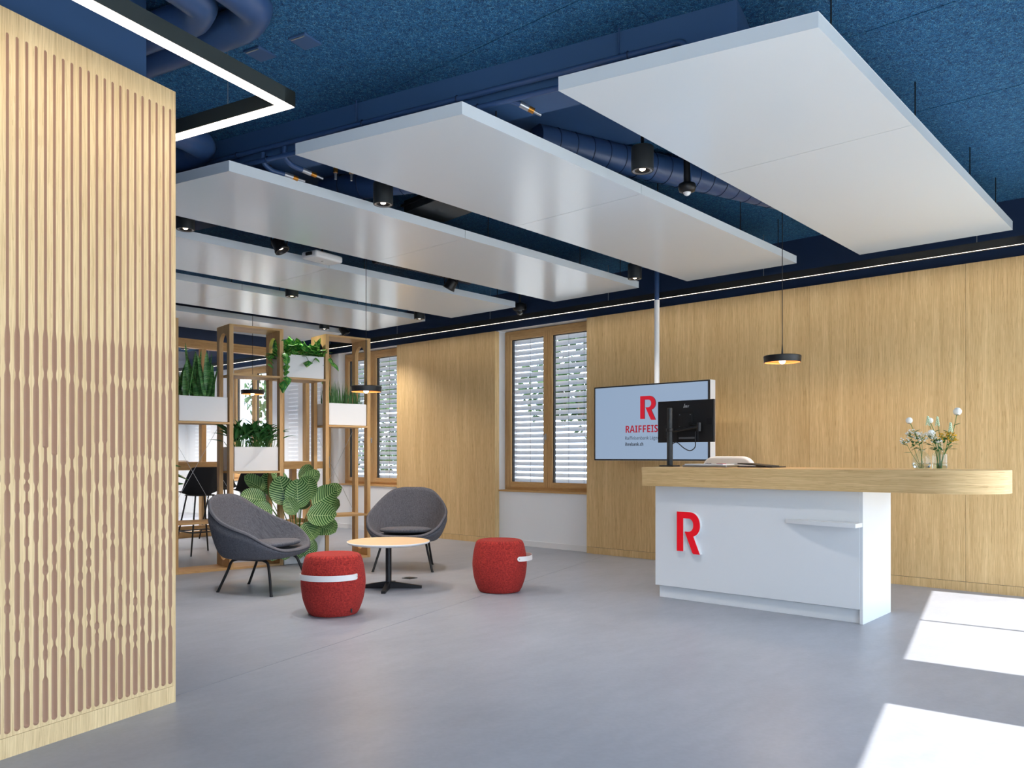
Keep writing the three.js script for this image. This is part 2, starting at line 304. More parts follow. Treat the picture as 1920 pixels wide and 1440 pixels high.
// ------------------------------------------------------------------ core block with oak wall of milled grooves
const SL = Math.atan2(0.266, 0.964), S0 = [-3.834, -1.812]; // wall line runs from S0 towards the viewer along (0.266, 0.964)
{
  // local -x runs along the wall towards the viewer, local z points into the room
  const turn = Math.atan2(0.964, -0.266);
  const core = struct('wall_core', 'dark blue bulkhead of the core block above the grooved oak wall', 'wall', [S0[0], 0, S0[1]], turn);
  part('core_body', box(-6.2, -0.075, 0, CEIL, -12.5, -0.115), M.navy, core);
  const w = struct('wall_left', 'oak veneer wall with milled vertical grooves of beaded outline', 'wall', [S0[0], 0, S0[1]], turn);
  seed = 777;
  const LEN = 2.6, PITCH = 0.0391, N = 64, TOP = 2.885, BOT = 0.095;
  const ys = [TOP, TOP - 0.003, TOP - 0.008, TOP - 0.02, 2.3]; for (let y = 1.78; y > BOT + 0.02; y -= 0.006) ys.push(y);
  for (let i = 0; i <= 6; i++) ys.push(BOT + 0.014 * (1 - i / 6));
  const profiles = [];
  for (let k = 0; k < N; k++) {
    const nodes = [[TOP, 0.0064], [1.735, 0.0064]]; // y, half width
    const bead = (top, bot, w) => { const e = Math.min(0.022, (top - bot) * 0.24); nodes.push([top - e, w], [bot + e, w]); };
    const neck = (y, w, len = 0.006) => nodes.push([y + len / 2, w], [y - len / 2, w]);
    let a = 1.70 + rr(-0.012, 0.012), b = 1.535 + rr(-0.03, 0.03); bead(a, b, rr(0.0108, 0.0118)); neck(b - 0.008, rr(0.006, 0.0085), 0.012);
    let y = b - 0.02, long = 1.2 + rr(-0.05, 0.06); bead(y, long, 0.0126); neck(long - 0.006, rr(0.0065, 0.009), rr(0.006, 0.05)); y = nodes[nodes.length - 1][0] - 0.004;
    const end = 0.345 + rr(-0.03, 0.05);
    while (y > end + 0.05) {
      const len = Math.min(y - end, rnd() < 0.45 ? rr(0.03, 0.07) : rr(0.08, 0.2)); bead(y, y - len, rr(0.0098, 0.0126)); y -= len;
      const nl = rnd() < 0.22 ? rr(0.03, 0.08) : 0.008; neck(y - nl / 2 - 0.003, rnd() < 0.4 ? 0.0055 : rr(0.0068, 0.0088), nl); y -= nl + 0.006;
    }
    nodes.push([y - 0.02, 0.0126], [BOT + 0.0126, 0.0126]); nodes.sort((p, q) => q[0] - p[0]);
    profiles.push(ys.map((yy) => {
      if (yy > TOP - 0.0064) return Math.sqrt(Math.max(0, 0.0064 ** 2 - (yy - TOP + 0.0064) ** 2));
      if (yy < BOT + 0.0126) return Math.sqrt(Math.max(0, 0.0126 ** 2 - (BOT + 0.0126 - yy) ** 2));
      for (let i = 0; i + 1 < nodes.length; i++) if (yy <= nodes[i][0] && yy >= nodes[i + 1][0]) { const d = nodes[i][0] - nodes[i + 1][0]; return nodes[i][1] + (nodes[i + 1][1] - nodes[i][1]) * smooth(d < 1e-6 ? 0 : (nodes[i][0] - yy) / d); }
      return 0.0126;
    }));
  }
  const cx = (k) => 0.032 + PITCH * k, grid = (rows, cols, fn) => {
    const pos = [], uv = [], idx = [];
    for (let i = 0; i < rows; i++) for (let j = 0; j < cols; j++) { const [x, y, z] = fn(i, j); pos.push(-x, y, z); uv.push(-x + 0.3, y / 2); }
    for (let i = 0; i + 1 < rows; i++) for (let j = 0; j + 1 < cols; j++) { const a = i * cols + j, b = a + 1, c = a + cols, d = c + 1; idx.push(a, b, c, b, d, c); }
    const g = new THREE.BufferGeometry(); g.setAttribute('position', new THREE.Float32BufferAttribute(pos, 3)); g.setAttribute('uv', new THREE.Float32BufferAttribute(uv, 2)); g.setIndex(idx); g.computeVertexNormals(); return g;
  };
  for (let k = 0; k < N; k++) {
    part('groove', grid(ys.length, 9, (i, j) => { const h = profiles[k][i], t = j / 8 * 2 - 1; return [cx(k) + t * h, ys[i], -(h * 1.5 + 0.002) * Math.min(1, h / 0.003) * Math.sqrt(Math.max(0, 1 - t * t))]; }), M.mdf, w);
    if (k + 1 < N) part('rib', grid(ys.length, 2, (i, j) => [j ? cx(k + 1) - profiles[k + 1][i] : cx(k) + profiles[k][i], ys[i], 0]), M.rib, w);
  }
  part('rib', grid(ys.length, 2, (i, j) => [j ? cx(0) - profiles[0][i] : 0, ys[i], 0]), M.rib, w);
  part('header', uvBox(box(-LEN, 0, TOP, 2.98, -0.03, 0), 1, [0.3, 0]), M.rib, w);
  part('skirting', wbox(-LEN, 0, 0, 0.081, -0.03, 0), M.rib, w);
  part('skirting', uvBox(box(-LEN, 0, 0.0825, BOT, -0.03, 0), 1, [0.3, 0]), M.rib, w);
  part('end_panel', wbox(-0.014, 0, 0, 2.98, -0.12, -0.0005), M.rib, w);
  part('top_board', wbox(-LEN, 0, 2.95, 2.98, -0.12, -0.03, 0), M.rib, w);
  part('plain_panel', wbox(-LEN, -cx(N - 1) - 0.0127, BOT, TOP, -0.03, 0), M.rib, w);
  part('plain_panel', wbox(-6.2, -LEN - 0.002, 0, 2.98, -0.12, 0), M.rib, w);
}

// ------------------------------------------------------------------ entrance facade out of frame on the right, rear wall, far room
{
  const g = struct('wall_facade', 'glazed entrance front with white posts', 'wall', [-0.45, 0, -8.4], Math.atan2(-0.981, 0.193));
  const H = 2.78, H2 = 3.36, solid = [[-0.3, 0.46], [3.27, 4.24], [7.1, 7.5], [10.4, 10.7], [13.4, 14.2]];
  for (const [a, b] of solid) part('post', box(a, b, 0, a > 7 ? H2 : H, -0.12, 0), M.white, g);
  part('header', box(-0.3, 7.3, H, CEIL + 0.25, -0.12, 0), M.white, g); part('header', box(7.3, 14.2, H2, CEIL + 0.25, -0.12, 0), M.white, g);  // unseen rear openings made taller to let more light onto wall and floor
  part('threshold', box(-0.3, 14.2, -0.2, 0.002, -0.12, 0), M.anthracite, g);
  part('glazing_bar', box(1.925, 1.963, 0, H, -0.07, -0.05), M.anthracite, g);
  for (let i = 0; i + 1 < solid.length; i++) part('pane', box(solid[i][1], solid[i + 1][0], 0.002, i > 1 ? H2 : H, -0.065, -0.055), M.glass, g);
  const r = struct('wall_back', 'white plastered rear wall', 'wall'); part('wall_body', box(-2.7, 2.6, 0, CEIL, 4.6, 4.8), M.plaster, r);
  const e = struct('wall_far', 'white end wall of the room behind the partition', 'wall'); part('wall_body', box(-17.2, -16.6, 0, CEIL, -8.1, 5.2), M.plaster, e);
}
// ------------------------------------------------------------------ glass partition with oak frame at the far end
{
  const X = -11.45, g = struct('wall_partition', 'glass partition with oak posts and oak head rail', 'partition');
  part('upper_band', box(X - 0.06, X + 0.06, 2.93, CEIL, WZ + 0.013, 1.0), M.navyDark, g);
  part('head_rail', wbox(X - 0.05, X + 0.06, 2.80, 2.93, WZ + 0.002, 1.0, 2), M.brown, g);
  part('foot_rail', wbox(X - 0.04, X + 0.04, 0, 0.09, WZ + 0.002, 1.0, 2), M.brown, g);
  const zs = [-8.05, -7.62, -7.15, -5.82, -4.5, -3.2, -1.9, -0.6, 0.7];
  zs.forEach((z) => part('post', wbox(X - 0.04, X + 0.05, 0.09, 2.80, z - 0.035, z + 0.035, 1), M.brown, g));
  for (let i = 0; i + 1 < zs.length; i++) part('pane', box(X - 0.004, X + 0.004, 0.09, 2.80, zs[i] + 0.035, zs[i + 1] - 0.035), M.glass, g);
  part('lock_plate', rbox(X + 0.05, X + 0.056, 1.0, 1.2, -8.06, -8.035, 0.002), M.steel, g);
}

// ------------------------------------------------------------------ beam, pipes and ducts under the ceiling
const BP = Math.atan2(0.231, 1); // beam direction in plan: (1, -0.231)
{
  const c = BP; // rotation.y = +c turns local x to (cos, -sin)
  const b = struct('trim_3', 'dark blue downstand beam under the ceiling', 'beam', [-1.79, 0, -3.641], c);
  part('beam_body', box(-9.6, 0, 3.2, CEIL, -0.22, 0), M.navy, b);
  for (let x = -9.6; x < -0.1; x += 2.4) part('soffit_board', box(x + 0.003, Math.min(0, x + 2.4) - 0.003, 3.385, CEIL, -1.35, -0.22), M.navy, b);
  const p = thing('water_pipe', 'thin dark blue pipe along the upper edge of the beam face', 'pipe', [-1.79, 3.275, -3.641], c, undefined);
  part('pipe_run', rod([-9.2, 0, 0.035], [-0.35, 0, 0.035], 0.016, 12), M.navyGloss, p);
  part('elbow', tube([[-0.35, 0, 0.035], [-0.28, 0, 0.035], [-0.25, -0.02, 0.035], [-0.24, -0.06, 0.035]], 0.016, 10, 10), M.navyGloss, p);
  for (const x of [-0.55, -1.6, -2.3, -3.4, -4.4]) part('pipe_clip', new THREE.TorusGeometry(0.019, 0.004, 6, 14).rotateY(Math.PI / 2).translate(x, 0, 0.035), M.navyDark, p);
  for (const x of [-0.6, -2.35]) part('hanger', rod([x, 0.02, 0.035], [x, 0.155, 0.035], 0.005, 6), M.navyGloss, p);
  const q = thing('water_pipe', 'thin dark blue pipe along the lower edge of the beam face', 'pipe', [-1.79, 3.188, -3.641], c);
  part('pipe_run', rod([-9.2, 0, 0.05], [-0.9, 0, 0.05], 0.016, 12), M.navyGloss, q);
  for (const x of [-1.45, -2.0, -3.1, -4.1]) part('pipe_clip', new THREE.TorusGeometry(0.019, 0.004, 6, 14).rotateY(Math.PI / 2).translate(x, 0, 0.05), M.navyDark, q);
}
function hose(label, pts, tip) {
  const h = thing('connection_hose', label, 'hose', [0, 0, 0], 0, 'hoses feeding the ceiling panels');
  part('hose_sleeve', tube(pts, 0.017, 24, 10), M.navyGloss, h);
  const a = pts[pts.length - 1], d = V(...tip).sub(V(...a)), at = (t) => [a[0] + d.x * t, a[1] + d.y * t, a[2] + d.z * t];
  part('coupling', rod(at(0), at(0.4), 0.018, 10), M.steel, h); part('nut', rod(at(0.4), at(0.65), 0.017, 6), M.brass, h); part('braid', rod(at(0.65), at(1), 0.009, 8), M.steel, h);
}
hose('dark hose with brass nut curving down beside the grooved wall end', [[-4.86, 3.25, -2.9], [-4.86, 3.19, -2.9], [-4.86, 3.15, -2.96], [-4.84, 3.14, -3.05]], [-4.82, 3.125, -3.2]);
hose('dark hose with brass nut, second from the grooved wall end', [[-4.68, 3.26, -2.95], [-4.68, 3.2, -2.95], [-4.7, 3.16, -3.02], [-4.7, 3.15, -3.1]], [-4.69, 3.13, -3.26]);
hose('straight dark hose with brass nut hanging over the third ceiling panel', [[-4.64, 3.38, -3.33], [-4.64, 3.33, -3.33], [-4.64, 3.26, -3.33]], [-4.64, 3.13, -3.33]);
hose('straight dark hose with brass nut hanging beside the second ceiling panel', [[-4.58, 3.38, -3.42], [-4.58, 3.34, -3.42], [-4.58, 3.27, -3.42]], [-4.58, 3.13, -3.42]);
hose('short dark hose with brass nut between the first two ceiling panels', [[-3.02, 3.2, -3.33], [-2.99, 3.19, -3.36], [-2.97, 3.18, -3.38]], [-2.9, 3.13, -3.48]);
function duct(name, label, pts, r, mat, seams, group) {
  const d = thing(name, label, 'duct', [0, 0, 0], 0, group); const cv = new THREE.CatmullRomCurve3(pts.map((p) => V(...p)), false, 'catmullrom', 0.15);
  part('duct_body', new THREE.TubeGeometry(cv, 80, r, 20), mat, d);
  for (let i = 1; i < seams; i++) { const t = i / seams, p = cv.getPointAt(t), tg = cv.getTangentAt(t); const g = new THREE.TorusGeometry(r + 0.001, 0.0035, 5, 28); g.applyQuaternion(new THREE.Quaternion().setFromUnitVectors(V(0, 0, 1), tg)); part('seam', g.translate(p.x, p.y, p.z), M.navyDark, d); }
  for (const [p, q] of [[pts[0], pts[1]], [pts[pts.length - 1], pts[pts.length - 2]]]) { const c = new THREE.CylinderGeometry(r, r, 0.01, 20); c.applyQuaternion(new THREE.Quaternion().setFromUnitVectors(V(0, 1, 0), V(...p).sub(V(...q)).normalize())); part('end_cap', c.translate(...p), mat, d); }
  return d;
}
duct('spiral_duct', 'blue spiral-seam air duct above the gap beside the largest ceiling panel', [[-3.42, 3.3, -4.05], [-3.1, 3.3, -5.06], [-2.75, 3.3, -6.15], [-2.5, 3.3, -6.95]], 0.1, M.navyGloss, 22);
duct('insulated_duct', 'fat dark blue insulated duct with a bend nearer the grooved wall', [[-3.17, 3.33, -0.3], [-3.45, 3.33, -1.35], [-3.53, 3.33, -1.65], [-3.59, 3.33, -1.81], [-3.75, 3.33, -1.85], [-4.3, 3.33, -1.72], [-5.6, 3.33, -1.42]], 0.085, M.navyGloss, 0, 'insulated ducts over the linear lamp');
duct('insulated_duct', 'fat dark blue insulated duct with a bend farther from the grooved wall', [[-2.95, 3.33, -0.3], [-3.29, 3.34, -1.5], [-3.39, 3.34, -1.85], [-3.46, 3.34, -2.02], [-3.64, 3.34, -2.06], [-4.3, 3.34, -1.915], [-5.6, 3.34, -1.615]], 0.085, M.navyGloss, 0, 'insulated ducts over the linear lamp');
duct('insulated_duct', 'fat dark blue duct with rounded end behind the short arm of the linear lamp', [[-5.0, 3.28, -2.1], [-5.05, 3.28, -2.45], [-5.12, 3.28, -2.6], [-5.3, 3.28, -2.63], [-6.4, 3.28, -2.38]], 0.09, M.navyGloss, 0);
duct('spiral_duct', 'blue spiral-seam air duct above the gap beside the second ceiling panel', [[-5.3, 3.29, -3.71], [-4.9, 3.29, -3.86], [-4.4, 3.29, -4.09], [-3.9, 3.29, -4.32]], 0.1, M.navyGloss, 9);
duct('flexible_duct', 'black ribbed flexible duct between the third and fourth ceiling panels', [[-6.5, 3.24, -5.15], [-6.42, 3.23, -5.6], [-6.42, 3.23, -6.1], [-6.5, 3.24, -6.5]], 0.07, M.black, 44);
{
  const d = thing('flat_duct', 'flat black air duct box above the second ceiling panel gap', 'duct', [-4.7, 3.17, -4.41], -0.1);
  part('duct_box', rbox(-0.26, 0.22, 0, 0.1, -0.2, 0.2, 0.006), M.anthracite, d); part('duct_flange', rbox(-0.28, 0.24, 0.05, 0.07, -0.22, 0.22, 0.004), M.black, d);
  for (const [x, z, l] of [[-3.99, -2.36, 'small blue ceiling hatch nearer the corner of the linear lamp'], [-3.69, -2.45, 'small blue ceiling hatch farther from the corner of the linear lamp']]) {
    const h = thing('ceiling_hatch', l, 'hatch', [x, CEIL, z], BP); part('hatch_plate', rbox(-0.06, 0.06, -0.012, 0, -0.065, 0.065, 0.003), M.navy, h); part('latch', box(-0.045, 0.045, -0.016, -0.012, 0.05, 0.058), M.steel, h);
  }
}

// ------------------------------------------------------------------ white ceiling panels
{
  const names = ['over the oak counter end, looking broadest of the row', 'second from the desk end', 'third from the desk end, over the red stools', 'fourth from the desk end, over the armchairs', 'fifth from the desk end, over the plant shelf', 'nearest the glass partition'];
  const nearZ = (x) => -3.45 - 0.232 * (x + 1.32), XS = [[-1.32, -2.53], [-3.09, -4.27], [-4.83, -6.03], [-6.6, -7.75], [-8.2, -9.45], [-9.95, -11.15]], FZ = [-7.6, -7.53, -7.47, -7.42, -7.36, -7.32], SEAM = [-4.82, -4.81, -4.79, -4.66, -4.63, -4.6];
  XS.forEach(([xr, xl], i) => {
    const t = thing('ceiling_panel', 'white glossy suspended ceiling panel ' + names[i], 'ceiling panel', [0, 0, 0], 0, 'suspended white ceiling panels');
    for (const quad of [[[xr, nearZ(xr)], [xl, nearZ(xl)], [xl, SEAM[i] + 0.0015], [xr, SEAM[i] + 0.0015]], [[xr, SEAM[i] - 0.0015], [xl, SEAM[i] - 0.0015], [xl, FZ[i]], [xr, FZ[i]]]]) {
      const sh = new THREE.Shape(quad.map(([x, z]) => new THREE.Vector2(x, -z)));
      part('panel_half', new THREE.ExtrudeGeometry(sh, { depth: 0.068, bevelEnabled: true, bevelSize: -0.001, bevelThickness: 0.001, bevelSegments: 1 }).rotateX(-Math.PI / 2).translate(0, 3.051, 0), M.panel, t);
    }
    for (const z of [Math.min(nearZ(xr), nearZ(xl)) - 0.35, -5.15, -6.5, FZ[i] + 0.25]) for (const x of [xr - 0.075, xl + 0.075]) part('suspension_wire', rod([x, 3.12, z], [x, CEIL, z], 0.004, 6), M.black, t);
  });
}

// ------------------------------------------------------------------ lamps
function spotLight(x, y, z, tx, tz, I, ang = 0.85, parent = scene) {
  const s = new THREE.SpotLight(0xfff6ee, I, 0, ang, 1, 2); s.position.set(x, y, z); s.target.position.set(tx, 0, tz); s.castShadow = true; s.shadow.radius = 1.5; s.name = 'lamp_light'; scene.add(s, s.target);
}
const cylProto = (() => {
  const t = thing('ceiling_downlight', '', 'lamp', [0, 0, 0], 0, 'black cylinder downlights in the panel gaps');
  part('housing', lathe([[0.0, 0.155], [0.066, 0.155], [0.071, 0.15], [0.071, 0.004], [0.068, 0], [0.063, 0], [0.062, 0.006]], 36), M.anthracite, t);
  part('trim_ring', lathe([[0.063, 0.001], [0.059, -0.001], [0.055, 0.003], [0.052, 0.001], [0.049, 0.004]], 36), M.steel, t);
  part('reflector', lathe([[0.049, 0.004], [0.035, 0.016], [0.02, 0.024], [0, 0.026]], 30), M.blackMetal, t);
  part('led_disc', new THREE.SphereGeometry(0.02, 16, 10).scale(1, 0.6, 1).translate(0, 0.014, 0), M.bulb, t);
  part('stem', rod([0, 0.155, 0], [0, 0.42, 0], 0.011, 10), M.black, t);
  return t;
})();
[[-2.78, -4.34, 'black cylinder downlight on a stem beside the motion sensor'], [-4.54, -3.67, 'black cylinder downlight beside the spiral duct over the second gap'], [-6.22, -3.02, 'black cylinder downlight beside the end of the grooved wall'], [-4.53, -6.93, 'black cylinder downlight near the window wall over the screen'], [-7.98, -7.06, 'black cylinder downlight near the window wall above the oak cladding'], [-9.62, -6.71, 'small black cylinder downlight above the trailing plant'], [-7.94, -5.1, 'small black cylinder downlight in the gap over the plant shelf'], [-13.2, -6.4, 'added black cylinder downlight behind the glass partition near its window'], [-13.2, -4.0, 'added black cylinder downlight behind the glass partition away from its window'], [-15.4, -6.5, 'added black cylinder downlight nearest the end wall behind the partition, window side'], [-15.4, -4.0, 'added black cylinder downlight nearest the end wall behind the partition, inner side']].forEach(([x, z, l], i) => {
  const o = i ? copyThing(cylProto, [x, 3.012, z], 0, l) : cylProto; if (!i) { o.position.set(x, 3.012, z); o.userData.label = l; }
  spotLight(x, 3.0, z, x, z, [11, 11, 12, 9, 3, 11, 4][i] ?? 45, i > 6 ? 1.1 : 0.85);  // lamps behind the partition are added to brighten that room
});
const spotProto = (() => {
  const t = thing('adjustable_spotlight', '', 'lamp', [0, 0, 0], 0, 'tilted black spotlights in the panel gaps');
  const head = part('head', lathe([[0, 0.12], [0.05, 0.118], [0.058, 0.1], [0.06, 0.02], [0.066, 0.018], [0.066, 0], [0.055, 0], [0.045, 0.03], [0, 0.035]], 32).translate(0, -0.06, 0).rotateZ(0.5), M.blackMetal, t);
  part('yoke', tube([[-0.07, 0, 0], [-0.072, 0.08, 0], [0, 0.13, 0], [0.072, 0.08, 0], [0.07, 0, 0]], 0.006, 20, 6), M.black, t);
  part('led_disc', new THREE.SphereGeometry(0.022, 14, 8).scale(1, 0.4, 1).translate(0, -0.032, 0).rotateZ(0.5), M.bulb, head);
  part('stem', rod([0, 0.12, 0], [0, 0.36, 0], 0.01, 8), M.black, t);
  return t;
})();
[[-6.27, -3.9, 0.6, 'tilted black spotlight beside the white wireless box'], [-6.3, -6.03, -2.6, 'tilted black spotlight beside the ribbed flexible duct'], [-9.82, -7.2, 0.9, 'tilted black spotlight in the gap above the shelf end']].forEach(([x, z, r, l], i) => {
  const o = i ? copyThing(spotProto, [x, 3.07, z], r, l) : spotProto; if (!i) { o.position.set(x, 3.07, z); o.rotation.y = r; o.userData.label = l; }
  spotLight(x, 2.98, z, x + Math.cos(r) * 1.2, z - Math.sin(r) * 1.2, 10);
});
function pendant(x, y, z, label, I) {
  const t = thing('pendant_lamp', label, 'lamp', [x, y, z], 0, 'flat black disc pendants');
  part('shade', lathe([[0.142, 0], [0.148, 0.002], [0.152, 0.05], [0.149, 0.056], [0.02, 0.06], [0.0, 0.06]], 48), M.black, t);
  part('reflector', lathe([[0.143, 0.002], [0.135, 0.018], [0.05, 0.03], [0, 0.032]], 48), M.copper, t);
  part('bulb', new THREE.SphereGeometry(0.026, 18, 12).translate(0, 0.012, 0), M.bulb, t);
  part('cable_grip', rod([0, 0.058, 0], [0, 0.16, 0], 0.009, 10, 0.003), M.black, t);
  part('cable', rod([0, 0.15, 0], [0, CEIL - y, 0], 0.0032, 6), M.black, t);
  const l = new THREE.PointLight(0xffdcb4, I, 0, 2); l.name = 'pendant_light'; l.position.set(x, y + 0.012, z); l.castShadow = true; l.shadow.radius = 1.5; scene.add(l);
}
pendant(-2.79, 1.985, -6.5, 'flat black disc pendant hanging over the reception desk', 2);
pendant(-6.3, 1.83, -4.88, 'flat black disc pendant hanging over the coffee table group', 2);
pendant(-9.75, 2.03, -5.66, 'flat black disc pendant hanging over the bar table', 2);
{ // lamp line along the window wall
  const t = thing('linear_lamp', 'long black linear lamp with thin white light line along the window wall', 'lamp');
  part('profile', merge([box(-16.4, -0.75, 3.004, 3.01, -7.735, -7.665), box(-16.4, -0.75, 2.945, 3.004, -7.735, -7.715), box(-16.4, -0.75, 2.945, 3.004, -7.685, -7.665)]), M.black, t);
  part('diffuser', box(-16.4, -0.75, 2.949, 2.958, -7.715, -7.685), M.led, t);
  for (let x = -1.6; x > -16; x -= 1.9) part('suspension_wire', rod([x, 3.01, -7.7], [x, CEIL, -7.7], 0.003, 5), M.steel, t);
  for (const [a, b] of [[-6, -0.75], [-11.2, -6], [-16.4, -11.6]]) { const l = new THREE.RectAreaLight(0xfff4ea, 9, b - a, 0.03); l.name = 'lamp_light'; l.position.set((a + b) / 2, 2.944, -7.7); l.rotation.x = -Math.PI / 2; scene.add(l); }
}
{ // square lamp frame round the core block: two arms meet in a corner
  const t = thing('frame_lamp', 'broad white linear lamp bent at a right angle round the grooved wall', 'lamp', [-3.49, 2.95, -2.262], BP);
  // local x towards the right end of the beam direction, local z towards the viewer
  part('profile', merge([box(-0.07, 0, 0, 0.075, 0, 3.6).translate(0, 0.002, 0), box(-2.4, 0, 0.002, 0.077, 0, 0.07)]), M.profile, t);
  part('diffuser', merge([box(-0.066, -0.004, -0.002, 0.003, 0.066, 3.6), box(-2.4, -0.004, -0.002, 0.003, 0.004, 0.066)]), M.led, t);
  for (const [x, z] of [[-0.45, 0.028], [-0.028, 1.3], [-0.028, 2.4], [-1.8, 0.028]]) part('suspension_wire', rod([x, 0.077, z], [x, CEIL - 2.95, z], 0.002, 5), M.steel, t);
  for (const [x, z, w, h] of [[-0.035, 1.83, 0.06, 3.5], [-1.2, 0.035, 2.3, 0.06]]) { const l = new THREE.RectAreaLight(0xfff4ea, 10, w, h); l.name = 'lamp_light'; l.position.set(x, -0.006, z); l.rotation.x = -Math.PI / 2; t.add(l); }
}
{ // small ceiling devices
  const s = thing('motion_sensor', 'black round motion sensor with white lens on a tube beside the largest ceiling panel', 'sensor', [-2.79, 3.02, -4.92]);
  part('sensor_body', lathe([[0, 0.06], [0.055, 0.06], [0.06, 0.05], [0.06, 0.03], [0.054, 0.01], [0.03, 0]], 30), M.blackMetal, s);
  part('lens', new THREE.SphereGeometry(0.027, 18, 12).translate(0, 0.006, 0), M.white, s); part('tube', rod([0, 0.06, 0], [0, 0.41, 0], 0.024, 16), M.black, s); part('cable', tube([[0.03, 0.41, 0], [0.034, 0.2, 0.01], [0.03, 0.07, 0]], 0.005, 12, 6), M.navyGloss, s);
  const c = thing('dome_camera', 'dark dome security camera with clear bubble hanging near the window wall', 'camera', [-6.66, 2.967, -7.57]);
  part('camera_body', lathe([[0, 0.16], [0.06, 0.16], [0.085, 0.145], [0.088, 0.09], [0.078, 0.075], [0.055, 0.065], [0, 0.06]], 32), M.blackMetal, c);
  part('bubble', new THREE.SphereGeometry(0.058, 24, 14, 0, Math.PI * 2, Math.PI / 2, Math.PI / 2).translate(0, 0.068, 0), M.vase, c); part('camera_eye', new THREE.SphereGeometry(0.034, 16, 12).translate(0, 0.055, 0), M.black, c); part('stem', rod([0, 0.16, 0], [0, 0.46, 0], 0.016, 12), M.anthracite, c);
  const a = thing('wireless_box', 'flat white wireless access box under the ceiling gap', 'access point', [-6.34, 3.03, -4.4], 0.15);
  part('box_shell', rbox(-0.1, 0.1, 0, 0.065, -0.17, 0.17, 0.02, 3), M.white, a); part('logo_print', box(-0.012, 0.012, -0.0008, 0.001, -0.004, 0.004), M.anthracite, a); part('cable_gland', rbox(-0.03, 0.05, 0.02, 0.05, 0.168, 0.182, 0.004), M.black, a);
  part('stem', rod([0, 0.06, 0], [0, 0.4, 0], 0.01, 8), M.black, a);
}

// ------------------------------------------------------------------ screen on a pole
{
  const t = thing('wall_screen', 'large flat screen in a white housing showing a red letter logo', 'screen', [-4.757, 0, -7.55]);
  const w = 0.7355, y0 = 1.153, y1 = 1.998;
  part('housing', rbox(-w, w + 0.002, y0 - 0.003, y1 + 0.003, -0.13, -0.022, 0.006), M.white, t);
  part('bezel', rbox(-w, w, y0, y1, -0.022, 0.0, 0.003), M.black, t);
  const scr = canvasTex(1460, 830, (c, W, H) => {
    c.fillStyle = 'rgb(160,183,212)'; c.fillRect(0, 0, W, H);
    c.save(); const rx = 0.425 * W, ry = 0.145 * H, rw = 0.137 * W, rh = 0.325 * H, u = (x, y) => [rx + (x / 597) * rw, ry + ((973 - y) / 1020) * rh];
    const draw = (dx, col) => { c.fillStyle = col; c.beginPath(); rPath((k, ...a) => { const q = []; for (let i = 0; i < a.length; i += 2) { const [x, y] = u(a[i], a[i + 1]); q.push(x + dx, y); } k === 'M' ? c.moveTo(...q) : k === 'L' ? c.lineTo(...q) : c.bezierCurveTo(...q); }); c.closePath(); c.fill(); };
    draw(7, 'rgb(84,24,52)'); draw(0, 'rgb(214,6,42)'); c.restore();
    const txt = (s, x, y, h, wide, font, col) => { c.save(); c.fillStyle = col; c.font = `${font} ${h}px sans-serif`; const m = c.measureText(s).width; c.translate(x, y); c.scale(wide / m, 1); c.fillText(s, 0, 0); c.restore(); };
    txt('RAIFFEISEN', 0.285 * W, 0.637 * H, 0.134 * H, 0.395 * W, 'bold', 'rgb(178,8,42)');
    txt('Raiffeisenbank Lägern', 0.285 * W, 0.733 * H, 0.062 * H, 0.325 * W, '', 'rgb(26,32,44)');
    txt('ihrebank.ch', 0.285 * W, 0.818 * H, 0.062 * H, 0.17 * W, 'bold', 'rgb(14,16,22)');
  });
  scr.wrapS = scr.wrapT = THREE.ClampToEdgeWrapping;
  const sm = std({ color: 0x050505, emissive: 0xffffff, emissiveMap: scr, emissiveIntensity: 0.8, roughness: 0.7 });
  part('display', new THREE.PlaneGeometry(2 * w - 0.034, y1 - y0 - 0.03).translate(0, (y0 + y1) / 2, 0.0006), sm, t);
  const l = new THREE.RectAreaLight(0xc8dcff, 0.25, 1.4, 0.8); l.name = 'screen_light'; l.position.set(0, (y0 + y1) / 2, 0.003); l.rotation.y = Math.PI; t.add(l);
  part('pole', rod([0.06, y1, -0.075], [0.06, 2.92, -0.075], 0.028, 20), M.white, t);
  part('upper_pole', rod([0.06, 2.92, -0.075], [0.06, CEIL, -0.075], 0.026, 20), M.navyGloss, t);
}
function rPath(f) { // the letter on desk and screen, 597 x 973 units plus a leg that drops 50 below the stem
  f('M', 0, 0); f('L', 0, 973); f('L', 320, 973); f('C', 500, 973, 597, 830, 597, 640); f('C', 597, 510, 530, 420, 427, 380); f('L', 597, -50); f('L', 450, -47); f('C', 415, -45, 405, -20, 395, 5); f('L', 205, 490);
  f('L', 300, 490); f('C', 380, 495, 428, 560, 428, 655); f('C', 428, 760, 370, 815, 300, 815); f('L', 166, 815); f('L', 166, 0);
}

